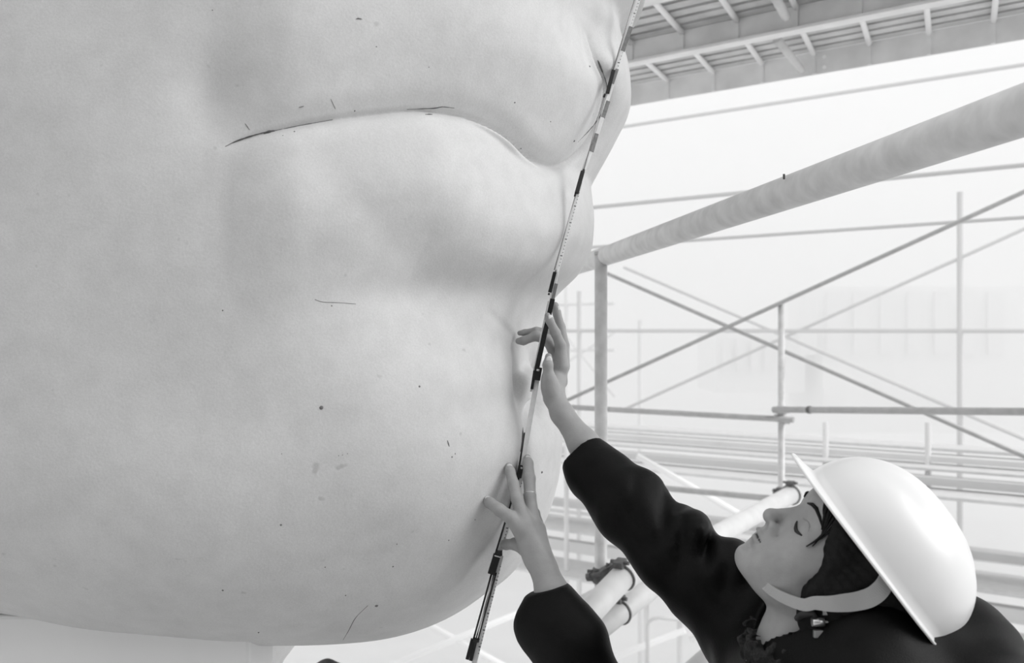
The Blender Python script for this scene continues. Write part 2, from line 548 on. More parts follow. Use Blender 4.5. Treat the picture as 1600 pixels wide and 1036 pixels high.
for x_, y_, r_ in [(502, 637, 4.2), (439, 820, 2.2), (348, 485, 1.6), (423, 205, 1.8), (460, 206, 1.5), (442, 212, 1.0), (554, 173, 1.6),
                   (518, 478, 1.4), (404, 988, 1.5), (588, 946, 2.8), (614, 885, 1.6), (529, 712, 1.0), (535, 711, 1.0), (543, 709, 1.0),
                   (508, 886, 1.4), (540, 930, 1.4), (804, 160, 1.4), (921, 104, 1.6), (706, 714, 1.6), (711, 709, 1.2), (588, 73, 1.3),
                   (332, 16, 1.3), (670, 105, 1.0), (897, 220, 1.8), (814, 232, 1.2), (655, 604, 2.0), (348, 922, 2.0), (701, 844, 1.2),
                   (440, 709, 1.0), (620, 850, 1.2), (742, 812, 1.1), (860, 190, 1.0), (846, 738, 2.2)]:
    s_ = surf(x_, y_)
    if not s_: continue
    r = r_ * s_ / F
    mb = MB(); c0 = at(x_, y_, s_ + r * .35)
    n = 10; vs = [c0 + Vector((0, -r * .8, 0))]
    for ring, (cr_, dy) in enumerate(((.6, -.62), (1, 0))):
        for k in range(n):
            a_ = 2 * math.pi * k / n; q = cr_ * r * random.uniform(.85, 1.15)
            vs.append(c0 + Vector((q * math.cos(a_), dy * r, q * math.sin(a_))))
    fs = [(0, 1 + k, 1 + (k + 1) % n) for k in range(n)] + [(1 + k, 1 + n + k, 1 + n + (k + 1) % n, 1 + (k + 1) % n) for k in range(n)]
    mb.add(vs, fs); mb.build('pit', M_pit, statue)

# ------------------------------------------------------------------ measuring rod
def rodY(y): return 1 / (.6515 + 5.7e-5 * (y - 730)) - .003 - .034 * math.exp(-((y - 365) / 150) ** 2) - .005 * math.exp(-((y - 775) / 60) ** 2)   # the jointed rod bows over the lip and the chin
rod = thing('measuring_rod', 'long thin jointed measuring rod with black sleeves held against the stone face', 'measuring rod', at(736, 1030, rodY(1030)))
def strip(name, x0, y0, x1, y1, w, m, off=0.0, th=.003, round_=False):
    a = at(x0, y0, rodY(y0) - off); b = at(x1, y1, rodY(y1) - off)
    d = (b - a).normalized(); s_ = d.cross(Vector((0, 1, 0))).normalized(); n_ = s_.cross(d)
    hw = w / 2 / F * (rodY(y0) + rodY(y1)) / 2
    if round_: return MB().tube([a, b], hw, n=12).build(name, m, rod, smooth=True)
    return MB().box((a + b) / 2, (d, s_, n_), ((b - a).length / 2, hw, th / 2)).build(name, m, rod, bevel=.0005)
M_rodmetal = mat('rod_metal', .33, .35, metal=.6)
strip('scale_strip', 1001, -12, 961, 113, 6.5, M_rodwhite)
strip('thin_rod', 995, -12, 957.5, 111, 2, M_rodmetal, .003, round_=True)
strip('sleeve', 986, 42, 973, 80, 6.5, M_rodgrey, .0012)
strip('sleeve', 958.5, 110, 949, 146, 6, M_rodblack, .003, .006)
strip('sleeve', 964.5, 108, 957, 131, 5, M_rodgrey, .001)
strip('scale_strip', 957, 130, 933.5, 209, 6, M_rodwhite)
strip('pin', 945.5, 147, 943.5, 152, 3.5, M_rodblack, .003, round_=True)
strip('thin_rod', 944, 152, 912.5, 264, 1.6, M_rodmetal, .003, round_=True)
strip('sleeve', 950.5, 158, 942, 184, 6.5, M_rodgrey, .0012)
strip('sleeve', 932.5, 209, 924.5, 237, 6.5, M_rodgrey, .0012)
strip('scale_strip', 934, 206, 911, 268, 6, M_rodwhite)
strip('sleeve', 910.5, 268, 901, 302, 6.5, M_rodblack, .003, .006)
strip('pin', 912.5, 265, 910.5, 270, 4, M_rodblack, .003, round_=True)
strip('pin', 899.5, 301, 898, 307, 3, M_rodblack, .003, round_=True)
strip('scale_strip', 907.5, 284, 869, 428, 6, M_rodwhite)
strip('thin_rod', 899, 306, 866, 422, 1.6, M_rodmetal, .003, round_=True)
strip('sleeve', 867, 425, 859, 457, 5.5, M_rodblack, .003, .006)
strip('pin', 870, 421, 867.5, 425, 2.6, M_rodmetal, .003, round_=True)
strip('pin', 858.5, 458, 857, 461, 3, M_rodblack, .003, round_=True)
strip('scale_strip', 871, 424, 861, 470, 5, M_rodwhite)
strip('sleeve', 869.5, 443, 864, 467, 5, M_rodgrey, .0012)
strip('sleeve', 863.5, 467, 838.5, 577, 7.5, M_rodblack, .001, .006)
strip('scale_strip', 857, 470, 833.5, 580, 2.2, M_rodwhite, -.0005)
strip('clip', 841.5, 574, 838, 594, 11.5, M_rodblack, .003, .012)
strip('clip_screw', 841, 577, 840, 580, 5, M_metal, .009, round_=True)
strip('sleeve', 835.5, 579, 831, 608, 4.5, M_rodblack, .003, .006)
strip('pin', 830.5, 608, 829.5, 612, 3, M_metal, .003, round_=True)
strip('scale_strip', 839, 594, 813, 742, 8, M_rodwhite)
strip('thin_rod', 820, 676, 810.5, 733, 2.6, M_rodblack, .003, round_=True)
strip('clip', 814, 727, 810.5, 747, 8, M_rodblack, .004, .010)
strip('clip_screw', 815, 730, 814.5, 733, 4, M_metal, .008, round_=True)
strip('thin_rod', 811, 745, 772, 872, 2.8, M_rodblack, .003, round_=True)
strip('scale_strip', 815.5, 742, 778, 872, 7.5, M_rodwhite)
strip('clip', 777, 866, 767.5, 897, 11.5, M_rodblack, .004, .012)
strip('clip_arm', 774, 864, 785, 864, 7, M_rodblack, .004, .012)
strip('clip_band', 772.5, 868, 783, 871, 2, M_metal, .011, .002)
strip('thin_rod', 768.5, 895, 738.5, 1004, 3, M_rodblack, .003, round_=True)
strip('thin_rod', 772.3, 895, 742.3, 1004, 2.6, M_metal, .003, round_=True)
strip('thin_rod', 775.5, 895, 745.5, 1004, 2.2, M_rodblack, .003, round_=True)
strip('scale_strip', 783, 868, 740, 1040, 8, M_rodwhite)
strip('clip', 738.5, 998, 730, 1030, 5.4, M_rodblack, .004, .009)
strip('clip', 744, 998, 735.5, 1032, 5.4, M_rodblack, .004, .009)
strip('clip_arm', 740, 999, 749, 1001, 4, M_rodblack, .005, .009)
tk = MB()
for (x0, y0, x1, y1) in ((838, 600, 814, 738), (814, 750, 780, 860), (781, 880, 744, 1026), (904, 296, 870, 420), (998, -5, 962, 108)):
    L_ = math.hypot(x1 - x0, y1 - y0); n_ = int(L_ / 5.2)
    for i in range(1, n_):
        t = i / n_; x_ = x0 + (x1 - x0) * t; y_ = y0 + (y1 - y0) * t
        w_ = 3.4 if i % 5 == 0 else 1.7
        a = at(x_ + 3.2 - w_, y_, rodY(y_) - .0018); b = at(x_ + 3.2, y_ + .6, rodY(y_) - .0018)
        d = (b - a).normalized(); tk.box((a + b) / 2, (d, Vector((0, 1, 0)), d.cross(Vector((0, 1, 0)))), ((b - a).length / 2, .0003, .0004 if i % 5 else .0007))
o = tk.build('scale_marks', M_tick, rod); o['kind'] = 'stuff'

# ------------------------------------------------------------------ scaffolding
D1 = Vector((-.797, .604, 0)).normalized()
D2 = Vector((.423, .906, 0)).normalized()
def on_plane(px, py, px0, Y0):
    """point seen at px,py on the vertical plane along D1 through the post at px0,Y0"""
    P0 = at(px0, 532, Y0); k = (px - 800) / F
    t = (k * P0.y - P0.x) / (D1.x - k * D1.y)
    return at(px, py, P0.y + D1.y * t)
def coupler(p, axis, r, parent, name='coupler', m=None):
    """two half shells round a tube with a bolt and a nut"""
    axis = Vector(axis).normalized(); m = m or M_clamp
    a = Vector((0, 0, 1)) if abs(axis.z) < .9 else Vector((0, 1, 0))
    u = axis.cross(a).normalized(); w = axis.cross(u)
    mb = MB()
    mb.tube([p - axis * .024, p - axis * .02, p + axis * .02, p + axis * .024], [r * 1.05, r * 1.24, r * 1.24, r * 1.05], n=20)
    for s_ in (-1, 1):
        mb.box(p + u * s_ * r * 1.5, (u, w, axis), (r * .45, r * .22, .017))
    mb.tube([p + u * r * 1.65 - w * r * 1.5, p + u * r * 1.65 + w * r * 1.1], r * .17, n=8)
    mb.tube([p + u * r * 1.65 + w * r * .7, p + u * r * 1.65 + w * r * 1.0], r * .34, n=6)
    mb.tube([p - u * r * 1.65 - w * r * .9, p - u * r * 1.65 + w * r * .9], r * .2, n=8)
    return mb.build(name, m, parent)

near = thing('scaffold_post', 'straight grey scaffold post with open top behind the black sleeve', 'scaffold post', at(939, 532, 2.93))
pb = at(939, 532, 2.93)
mb = MB(); mb.tube([Vector((pb.x, pb.y, -4.5)), Vector((pb.x, pb.y, CZ + (532 - 394) / F * 2.93))], .0195, n=28, caps=True)
mb.build('tube', M_galv, near, smooth=True)
MB().tube([Vector((pb.x, pb.y, CZ + (532 - 399) / F * 2.93)), Vector((pb.x, pb.y, CZ + (532 - 393.5) / F * 2.93))], [.0202, .0202], n=28).build('rim', M_galv2, near, smooth=True)
big = thing('scaffold_tube', 'thick grey scaffold tube running steeply away to the top of the post', 'scaffold tube', (.508, 1.5, CZ + .258))
d = Vector((-.1547, 1, 0))
P1 = Vector((.508, 1.5, CZ + .258))
MB().tube([P1 + d * -2.0, P1 + d * 0, P1 + d * 1.0, P1 + d * 2.2], .0292, n=36).build('tube', M_galv, big, smooth=True)
MB().tube([P1 + d * -2.02, P1 + d * -1.97], .031, n=36).build('end_collar', M_galv2, big, smooth=True)
MB().tube([at(1225, 280, 1.62), at(1225, 272, 1.62)], .002, n=8).build('bolt', M_clamp, big)

# clamps and pale tubes low on the post
def simple_tube(name, label, pts, r, m, rings=(), cat='scaffold tube', ringm=None, n=24):
    t_ = thing(name, label, cat, pts[0])
    MB().tube(pts, r, n=n).build('tube', m, t_, smooth=True)
    dd = (pts[-1] - pts[0]).normalized()
    for q in rings: coupler(q, dd, r, t_, m=ringm)
    return t_
a0, a1 = at(880, 1000, 2.55), at(978, 896, 2.86)
tA = simple_tube('scaffold_tube', 'short pale diagonal tube clamped to the grey post, upper of the two', [a0, a1], .037, M_pale)
a2, a3 = at(900, 1010, 2.70), at(1068, 880, 3.3)
tB = simple_tube('scaffold_tube', 'pale diagonal tube below its short neighbour, with a dark clamp ring', [a2, a3], .034, M_pale)
def ring(p, axis, r, parent):
    axis = axis.normalized(); u = axis.cross(Vector((0, 0, 1))).normalized(); w = axis.cross(u)
    mb = MB(); n = 28; 
    pts = [p + (u * math.cos(2 * math.pi * k / n) + w * math.sin(2 * math.pi * k / n)) * r * 1.06 for k in range(n + 1)]
    mb.tube(pts, .0042, n=8)
    o_ = mb.build('clamp_ring', M_clamp, parent, smooth=True)
    bx_ = MB().box(p - w * r * 1.25, (u, w, axis), (r * .4, r * .25, .018))
    bx_.tube([p - w * r * 1.35 - u * r * .8, p - w * r * 1.35 + u * r * .8], .006, n=8)
    bx_.build('clamp_bolt', M_clamp, parent)
ring(a0.lerp(a1, .93), a1 - a0, .037, tA)
ring(a2.lerp(a3, .36), a3 - a2, .034, tB)
cl = thing('post_clamp', 'dark bolted clamp gripping the grey post above the pale diagonal tubes', 'clamp', at(939, 898, 2.93))
coupler(at(939, 899, 2.93), (0, 0, 1), .0215, cl, 'post_half')
mb = MB()
mb.tube([at(917, 902, 2.90), at(955, 892, 2.87)], .007, n=10)
mb.tube([at(917, 902, 2.90), at(923, 901, 2.895)], .013, n=6)
mb.build('bolt', M_clamp, cl)
mb = MB(); mb.box(at(953, 889, 2.88), (Vector((.85, 0, .5)), Vector((0, 1, 0)), Vector((-.5, 0, .85))), (.030, .02, .012))
mb.box(at(968, 884, 2.88), (Vector((.9, 0, .3)), Vector((0, 1, 0)), Vector((-.3, 0, .9))), (.022, .02, .010))
mb.tube([at(950, 880, 2.88), at(947, 893, 2.88)], .006, n=8)
mb.tube([at(985, 887, 2.90), at(975, 888, 2.90)], .012, n=8)
mb.build('swivel', M_clamp, cl)

sup = thing('scaffold_post', 'grey support post under the near end of the thick tube', 'scaffold post', (.8175, -.5, 0))
MB().tube([Vector((.8175, -.5, 0)), Vector((.8175, -.5, CZ + .23))], .0195, n=24).build('tube', M_galv, sup, smooth=True)
# middle bay
PX, PY = 1221, 5.8
bay = thing('scaffold_bay', 'grey scaffold frame of thin post, ledgers and crossed braces beyond the woman', 'scaffold', Vector((at(PX, 532, PY).x, PY, -4.0)))
q = at(PX, 532, PY)
MB().tube([Vector((q.x, q.y, -4.0)), Vector((q.x, q.y, CZ + (532 - 474) / F * PY))], .0205, n=18).build('post', M_galv, bay, smooth=True)
def member(name, x0, y0, x1, y1, r, m, parent, px0=PX, Y0=PY, off=0, ext=(0, 0)):
    a = on_plane(x0, y0, px0, Y0 + off); b = on_plane(x1, y1, px0, Y0 + off); dd = b - a
    return MB().tube([a - dd * ext[0], b + dd * ext[1]], r, n=14).build(name, m, parent, smooth=True)
member('ledger', 904, 637, 1240, 656, .018, M_galv2, bay, off=-.05, ext=(.12, 0))
member('ledger', 1050, 764, 1216, 780, .019, M_galv2, bay, off=-.05, ext=(1.05, 0))
member('brace', 900, 619, 1308, 433, .0125, M_galv2, bay, off=-.03, ext=(.1, .75))
member('brace', 950, 428, 1308, 585, .0125, M_galv2, bay, off=.04, ext=(.1, .75))
a = at(1209, 640, PY - .08); b = at(1330, 641, PY - .6)
mb = MB().tube([a, a + (b - a) * 6], .0185, n=14).build('ledger', M_galv2, bay, smooth=True)
MB().tube([a + (b - a) * .47, a + (b - a) * .50], .022, n=12).build('spigot', M_clamp, bay)
coupler(at(1221, 641, PY - .03), (0, 0, 1), .026, bay, m=M_galv2)
coupler(at(1222, 655, PY - .03), (.3, 0, 1), .026, bay, m=M_galv2)
coupler(at(1221, 768, PY - .03), (0, 0, 1), .026, bay, m=M_clamp)
q2 = on_plane(1700, 532, PX, PY)
MB().tube([Vector((q2.x, q2.y, -4.0)), Vector((q2.x, q2.y, CZ + .7))], .0205, n=18).build('post', M_galv, bay, smooth=True)
c0, c1 = at(1010, 897, 3.9), at(1240, 771, 5.1)
tC = simple_tube('scaffold_tube', 'pale diagonal tube behind the woman\'s nose and chin', [c0 - (c1 - c0) * .5, c1], .047, M_pale)
ring(c0.lerp(c1, .975), c1 - c0, .049, tC)
e0, e1 = at(1060, 1068, 3.0), at(1180, 962, 3.2)
simple_tube('scaffold_tube', 'pale tube end low between the two black sleeves', [e0, e1], .033, M_pale)

# far bays, paled by the mist and by lighter tube colours
def far_bay(label, px0, Y0, members, posts, m, r=.024):
    t_ = thing('scaffold_bay', label, 'scaffold', at(px0, 700, Y0))
    for x0, y0, x1, y1, nm in members:
        member(nm, x0, y0, x1, y1, r * (.62 if nm == 'brace' else .8), m, t_, px0, Y0)
    for x_, yt, yb in posts:
        p = on_plane(x_, yt, px0, Y0); p2 = on_plane(x_, yb, px0, Y0)
        MB().tube([p2, p], r, n=12).build('post', m, t_, smooth=True)
    return t_
M_mist1 = mat('haze_toned_tube', .62, .6); M_mist2 = mat('haze_toned_far_tube', .75, .6)  # haze painted in: lighter greys for the more distant tubes
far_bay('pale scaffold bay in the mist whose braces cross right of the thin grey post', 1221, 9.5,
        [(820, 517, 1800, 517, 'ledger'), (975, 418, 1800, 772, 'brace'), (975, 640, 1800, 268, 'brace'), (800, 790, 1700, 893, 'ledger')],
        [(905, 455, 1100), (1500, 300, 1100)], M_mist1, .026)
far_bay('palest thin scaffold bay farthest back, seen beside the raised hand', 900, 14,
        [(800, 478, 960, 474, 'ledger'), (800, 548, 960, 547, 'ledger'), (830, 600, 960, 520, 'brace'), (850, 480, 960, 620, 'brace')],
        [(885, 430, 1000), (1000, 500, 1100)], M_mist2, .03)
def d1_tube(label, px, py, Y, t0, t1, r, m):
    P = at(px, py, Y)
    t_ = thing('scaffold_ledger', label, 'scaffold tube', P + D1 * t0)
    MB().tube([P + D1 * t0, P + D1 * t1], r, n=12).build('tube', m, t_, smooth=True)
    coupler(P + D1 * (t0 + .1), D1, r, t_, m=m)
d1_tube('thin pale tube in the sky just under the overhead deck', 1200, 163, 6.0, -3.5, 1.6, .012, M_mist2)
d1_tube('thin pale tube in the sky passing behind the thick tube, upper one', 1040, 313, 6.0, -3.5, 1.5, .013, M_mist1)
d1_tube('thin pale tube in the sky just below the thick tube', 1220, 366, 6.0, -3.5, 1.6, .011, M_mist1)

# low pale staging: long boards on bearers, in the mist
stg = thing('staging', 'broad white staging of long boards low in the mist behind the scaffold', 'staging', at(1150, 900, 9))
def band(px, py, Y, h, dep, m, name='board', t0=-4.2, t1=3.2):
    P = at(px, py, Y); c = P + D1 * (t0 + t1) / 2
    MB().box(c, (D1, Vector((-D1.y, D1.x, 0)), AX[2]), ((t1 - t0) / 2, dep, h)).build(name, m, stg, bevel=.004)
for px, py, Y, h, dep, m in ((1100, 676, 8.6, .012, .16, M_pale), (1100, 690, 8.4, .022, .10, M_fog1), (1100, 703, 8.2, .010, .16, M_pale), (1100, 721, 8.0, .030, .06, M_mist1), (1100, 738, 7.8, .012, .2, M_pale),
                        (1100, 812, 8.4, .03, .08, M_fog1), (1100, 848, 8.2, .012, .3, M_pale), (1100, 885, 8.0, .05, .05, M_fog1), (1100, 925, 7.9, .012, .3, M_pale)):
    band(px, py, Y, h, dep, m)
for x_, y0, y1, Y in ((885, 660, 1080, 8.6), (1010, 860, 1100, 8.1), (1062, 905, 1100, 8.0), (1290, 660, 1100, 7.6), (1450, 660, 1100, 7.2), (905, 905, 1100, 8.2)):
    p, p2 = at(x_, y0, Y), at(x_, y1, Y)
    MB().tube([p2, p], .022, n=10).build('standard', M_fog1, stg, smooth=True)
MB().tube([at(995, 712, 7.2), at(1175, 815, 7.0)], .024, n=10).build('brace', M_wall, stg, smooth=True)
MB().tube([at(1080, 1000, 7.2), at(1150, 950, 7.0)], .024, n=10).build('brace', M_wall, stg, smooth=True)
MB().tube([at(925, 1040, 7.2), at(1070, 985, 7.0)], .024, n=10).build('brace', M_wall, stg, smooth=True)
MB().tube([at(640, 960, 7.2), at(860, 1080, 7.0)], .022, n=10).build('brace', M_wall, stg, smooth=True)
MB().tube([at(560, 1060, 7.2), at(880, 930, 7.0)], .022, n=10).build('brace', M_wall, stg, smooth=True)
MB().tube([at(1012, 1080, 6.2), at(1012, 978, 6.2), at(1014, 972, 6.2), at(1020, 967, 6.2), at(1030, 965, 6.2), at(1090, 971, 6.2)], .013, n=10).build('guard_rail', M_mist1, stg, smooth=True)

# building far off in the mist
bld = thing('building', 'faint pale building in the mist at the right with upright panels', 'building', at(1400, 560, 30))
W0 = at(1130, 560, 30); 
MB().box(at(1460, 545, 34), AX, (4.6, 2, 2.1)).build('wall', M_wall, bld)
MB().box(at(1170, 565, 34), AX, (1.5, 1.6, 1.0)).build('wall', M_wall, bld)
for i in range(8):
    MB().box(at(1262 + i * 42, 505, 31.9), AX, (.27, .06, 1.05)).build('panel', M_wallpanel, bld)
for i in range(4):
    MB().box(at(1135 + i * 22, 555, 32.3), AX, (.15, .05, .55)).build('panel', M_wallpanel, bld)

# ------------------------------------------------------------------ overhead deck
deck = thing('overhead_deck', 'overhead scaffold deck of steel planks seen from below, top right', 'scaffold deck', (1.1, 4.1, CZ + 1.1))
N1 = Vector((D1.y, -D1.x, 0))          # horizontal, towards the far side
if N1.y < 0: N1 = -N1
hb, ht = 1.10, 1.195
F0 = at(1200, 532, 4.10)
def beam(P, name='beam'):
    """channel: web with a flange at foot and head"""
    mb = MB()
    c = Vector((P.x, P.y, CZ + (hb + ht) / 2)) + D1 * -.6
    mb.box(c, (D1, N1, AX[2]), (2.6, .0035, (ht - hb) / 2))
    return mb, c
far_ = []
for k, off in enumerate((0.0, -.58, -1.16, -1.74)):
    P = F0 + N1 * off
    mb, c = beam(P)
    if k: mb.box(c + Vector((0, 0, -(ht - hb) / 2)) - N1 * .022, (D1, N1, AX[2]), (2.6, .028, .006))
    mb.build('beam', M_beam, deck, bevel=.002)
for k, off in enumerate((0.0, -.58, -1.16)):
    P = F0 + N1 * off
    n = 7
    for i in range(n):
        o_ = -.024 - i * (.58 - .04) / n
        c = Vector((P.x, P.y, CZ + ht + .012)) + D1 * -.6 + N1 * o_
        MB().box(c, (D1, N1, AX[2]), (2.6, .026, .010)).build('slat', M_slat, deck)
    MB().box(Vector((P.x, P.y, CZ + ht + .045)) + D1 * -.6 - N1 * .29, (D1, N1, AX[2]), (2.6, .31, .008)).build('plank_sheet', M_slat, deck)
    for j in range(21):
        t = -2.9 + j * .225 + (.08 if k % 2 else 0)
        b0 = Vector((P.x, P.y, CZ + ht - .018)) - D1 * t * -1 
        b0 = Vector((P.x, P.y, CZ + ht - .012)) + D1 * t
        b1 = b0 - D2 * (.58 / abs(D2.dot(N1)))
        MB().tube([b1, b0 - D2 * .02], .011, n=10).build('crossbar', M_bar, deck, smooth=True)
        MB().box(b0 + Vector((0, 0, -.035)) - N1 * .006, (D1, N1, AX[2]), (.007, .006, .045)).build('bracket', M_beam, deck)
MB().tube([at(1213, 60, 3.55), at(1252, 109, 3.95)], .016, n=12).build('crossbar', M_pale, deck, smooth=True)
MB().tube([at(1207, -12, 3.1), at(1228, 26, 3.35)], .016, n=12).build('crossbar', M_pale, deck, smooth=True)
for y_ in (89, 105):
    MB().tube([at(1288, y_, 3.86), at(1288, y_, 3.83)], .008, n=10).build('rivet', M_wall, deck)

# mist between the near scaffold and the distance
hz = MB().box((0, 24, 3), AX, (34, 17.5, 9.2)).build('mist', M_wall); hz['kind'] = 'stuff'; hz['label'] = 'white mist among the distant scaffolding'; hz['category'] = 'mist'
mv = bpy.data.materials.new('mist_volume'); mv.use_nodes = True
t = mv.node_tree; t.nodes.clear()
vo = t.nodes.new('ShaderNodeOutputMaterial'); vs_ = t.nodes.new('ShaderNodeVolumeScatter')
vs_.inputs['Color'].default_value = (1, 1, 1, 1); vs_.inputs['Density'].default_value = MIST
t.links.new(vs_.outputs[0], vo.inputs['Volume'])
hz.data.materials.clear(); hz.data.materials.append(mv)
#--NEXT2--
# ------------------------------------------------------------------ the woman
HO = Vector((.409, 1.20, CZ - .277))                 # middle of the head
hf = Vector((-.60, -.03, .79)).normalized()         # where the face points
hu = Vector((.77, -.20, .60)); hu = (hu - hf * hu.dot(hf)).normalized()
hr = hf.cross(hu).normalized()                        # her right, away from the camera
HR = np.array([hr, hf, hu])
def to_local(P): return (P - np.array(HO)) @ HR.T
def hl(x, y, z): return HO + hr * x + hf * y + hu * z
NECK0 = hl(0, -.022, -.045); NECK1 = Vector((.372, 1.215, CZ - .395))

def head_sdf(P):
    L = to_local(P)
    d = ell(L, (0, -.018, .035), (.073, .095, .085))
    d = smin(d, ell(L, (0, .028, -.018), (.060, .056, .080)), .03)
    d = smin(d, ell(L, (0, .032, -.070), (.046, .044, .034)), .02)
    for s_ in (-1, 1):
        d = smin(d, cone(L, (s_ * .050, -.008, -.054), (s_ * .015, .060, -.086), .018, .014), .022)
        d = smin(d, ell(L, (s_ * .043, .048, -.030), (.019, .020, .020)), .022)
        d = smin(d, ell(L, (s_ * .027, .060, -.060), (.017, .015, .020)), .018)
    d = smin(d, ell(L, (0, .0685, -.0895), (.017, .0140, .0125)), .014)
    d = smin(d, ell(L, (0, .067, .030), (.046, .022, .020)), .02)
    for s_ in (-1, 1):   # sockets, closed lids
        d = smax(d, -ell(L, (s_ * .031, .090, -.006), (.017, .017, .013)), .012)
        d = smin(d, ell(L, (s_ * .031, .0630, -.0070), (.0145, .0130, .0105)), .004)
        d = smin(d, cone(L, (s_ * .014, .076, .014), (s_ * .042, .064, .016), .006, .004), .010)
    nose = cone(L, (0, .0755, .008), (0, .0955, -.032), .0065, .0082)
    nose = smin(nose, ell(L, (0, .0970, -.0345), (.0095, .0085, .0085)), .006)
    for s_ in (-1, 1):
        nose = smin(nose, ell(L, (s_ * .0128, .0835, -.0385), (.0062, .0100, .0072)), .0045)
        nose = smax(nose, -ell(L, (s_ * .0072, .0880, -.0455), (.0044, .0080, .0062)), .002)
    nose = smin(nose, cone(L, (0, .087, -.040), (0, .078, -.047), .004, .006), .006)
    d = smin(d, nose, .007)
    for s_ in (-1, 1):
        d = smax(d, -ell(L, (s_ * .0205, .0790, -.0430), (.0022, .006, .006)), .006)
    d = smin(d, ell(L, (0, .0725, -.056), (.026, .0125, .016)), .012)
    up = smin(ell(L, (-.007, .0842, -.0572), (.010, .0072, .0042)), ell(L, (.007, .0842, -.0572), (.010, .0072, .0042)), .004)
    up = smin(up, ell(L, (0, .078, -.0580), (.021, .009, .0035)), .004)
    lo_ = ell(L, (0, .0805, -.0668), (.015, .0078, .0050))
    d = smin(d, up, .0035); d = smin(d, lo_, .0035)
    d = smax(d, -ell(L, (0, .087, -.0616), (.0245, .0150, .0014)), .0014)
    d = smax(d, -ell(L, (0, .0885, -.0785), (.020, .010, .0045)), .009)
    for s_ in (-1, 1):
        er = ell(L, (s_ * .074, -.012, -.008), (.007, .017, .030))
        er = smax(er, -ell(L, (s_ * .081, -.010, -.002), (.005, .010, .017)), .004)
        d = smin(d, er, .006)
    nk = cone(P, NECK0, NECK1, .053, .056)
    nk = smin(nk, cone(P, NECK1, NECK1 + Vector((.02, 0, -.10)), .056, .062), .03)
    d = smin(d, nk, .020)
    return d
V, Fc = nets(head_sdf, (.24, 1.06, CZ - .56), (.56, 1.36, CZ - .12), .0019)
V = relax(V, Fc, 2, .4)
headV, headF = V, Fc
Lh = to_local(V)
# ---- arms and hands
def ph(*rows, d=0):
    """joints read off the photograph: (px, py, distance, radius px)"""
    return [(at(a, b, c + d), r * (c + d) / F) for a, b, c, r in rows]
S_up = {}
thumb_r = ph((857, 557, 1.530, 5.5), (856, 570, 1.528, 8.0), (857, 590, 1.530, 8.6), (863, 612, 1.536, 11.5))
fA = ph((867.5, 477, 1.597, 5.6), (870, 489, 1.600, 6.6), (876, 512, 1.598, 7.6), (881, 540, 1.590, 8.6), (880, 572, 1.575, 10.5))
fB = ph((855.5, 493, 1.536, 4.9), (859, 501, 1.538, 6.4), (868, 520, 1.548, 7.6), (876, 540, 1.560, 8.6), (877, 572, 1.562, 11.5))
fC = ph((812, 520.5, 1.598, 4.2), (820, 520, 1.594, 5.2), (838, 517, 1.587, 6.0), (858, 520, 1.588, 7.2), (870, 550, 1.590, 8.8), (873, 576, 1.588, 10.5))
fD = ph((810.5, 533, 1.588, 5.4), (818, 532.5, 1.583, 6.7), (838, 525, 1.580, 7.4), (857, 533, 1.578, 8.6), (868, 555, 1.580, 9.5), (872, 578, 1.580, 10.5))
palm_r = ph((872, 572, 1.572, 13), (867, 596, 1.560, 15))
arm_r = ph((868, 600, 1.556, 15), (866, 621, 1.545, 15.0), (878, 646, 1.528, 16.5), (912, 694, 1.505, 23), (945, 735, 1.49, 27), (1010, 805, 1.455, 30), (1160, 965, 1.38, 42))
def rhand_sdf(P):
    d = chain(P, arm_r, .012)
    d = smin(d, chain(P, palm_r, .01), .010)
    d = smin(d, cone(P, palm_r[0][0], at(874, 596, 1.585), palm_r[0][1], .014), .010)
    fs = None
    for f_ in (fA, fB, fC, fD):
        c_ = chain(P, f_, .0035)
        fs = c_ if fs is None else smin(fs, c_, .0022)
    d = smin(d, fs, .0055)
    d = smin(d, chain(P, thumb_r, .004), .0065)
    d = smin(d, ell(P, at(858, 603, 1.533), (.013, .012, .020)), .010)
    return d
idx = ph((760, 781, 1.468, 6.8), (766, 786, 1.458, 8.6), (781, 797, 1.446, 9.6), (797, 808, 1.440, 10.4), (812, 826, 1.438, 12))
mid = ph((795, 729, 1.498, 6.4), (797, 737, 1.486, 7.9), (802, 756, 1.470, 8.7), (808, 780, 1.455, 9.4), (819, 815, 1.444, 12))
rng3 = ph((824, 716, 1.524, 6.2), (825, 724, 1.510, 8.2), (827, 748, 1.488, 9.6), (828, 775, 1.470, 9.4), (832, 812, 1.456, 11.5))
pky = ph((831, 771, 1.545, 4.6), (831, 778, 1.540, 5.8), (832, 790, 1.522, 6.6), (836, 802, 1.502, 7.4), (842, 824, 1.478, 9.5))
thm = ph((786, 851, 1.520, 6.0), (791, 851, 1.510, 8.0), (804, 850, 1.482, 9.2), (820, 856, 1.462, 12.0), (833, 868, 1.452, 13))
arm_l = ph((828, 838, 1.448, 19), (840, 868, 1.436, 18.5), (850, 890, 1.428, 19.0), (862, 925, 1.412, 24), (888, 985, 1.39, 33), (925, 1100, 1.36, 38), (1000, 1130, 1.28, 42))
def lhand_sdf(P):
    d = chain(P, arm_l, .014)
    d = smin(d, cone(P, at(818, 822, 1.445), at(836, 872, 1.440), .0165, .0150), .012)
    d = smin(d, cone(P, at(838, 828, 1.462), at(846, 875, 1.446), .0150, .0150), .012)
    fs = None
    for f_ in (idx, mid, rng3, pky):
        c_ = chain(P, f_, .0035)
        fs = c_ if fs is None else smin(fs, c_, .003)
    d = smin(d, fs, .009)
    d = smin(d, chain(P, thm, .004), .010)
    return d
V1, F1 = nets(rhand_sdf, (.0, 1.40, CZ - .33), (.22, 1.66, CZ + .075), .0016)
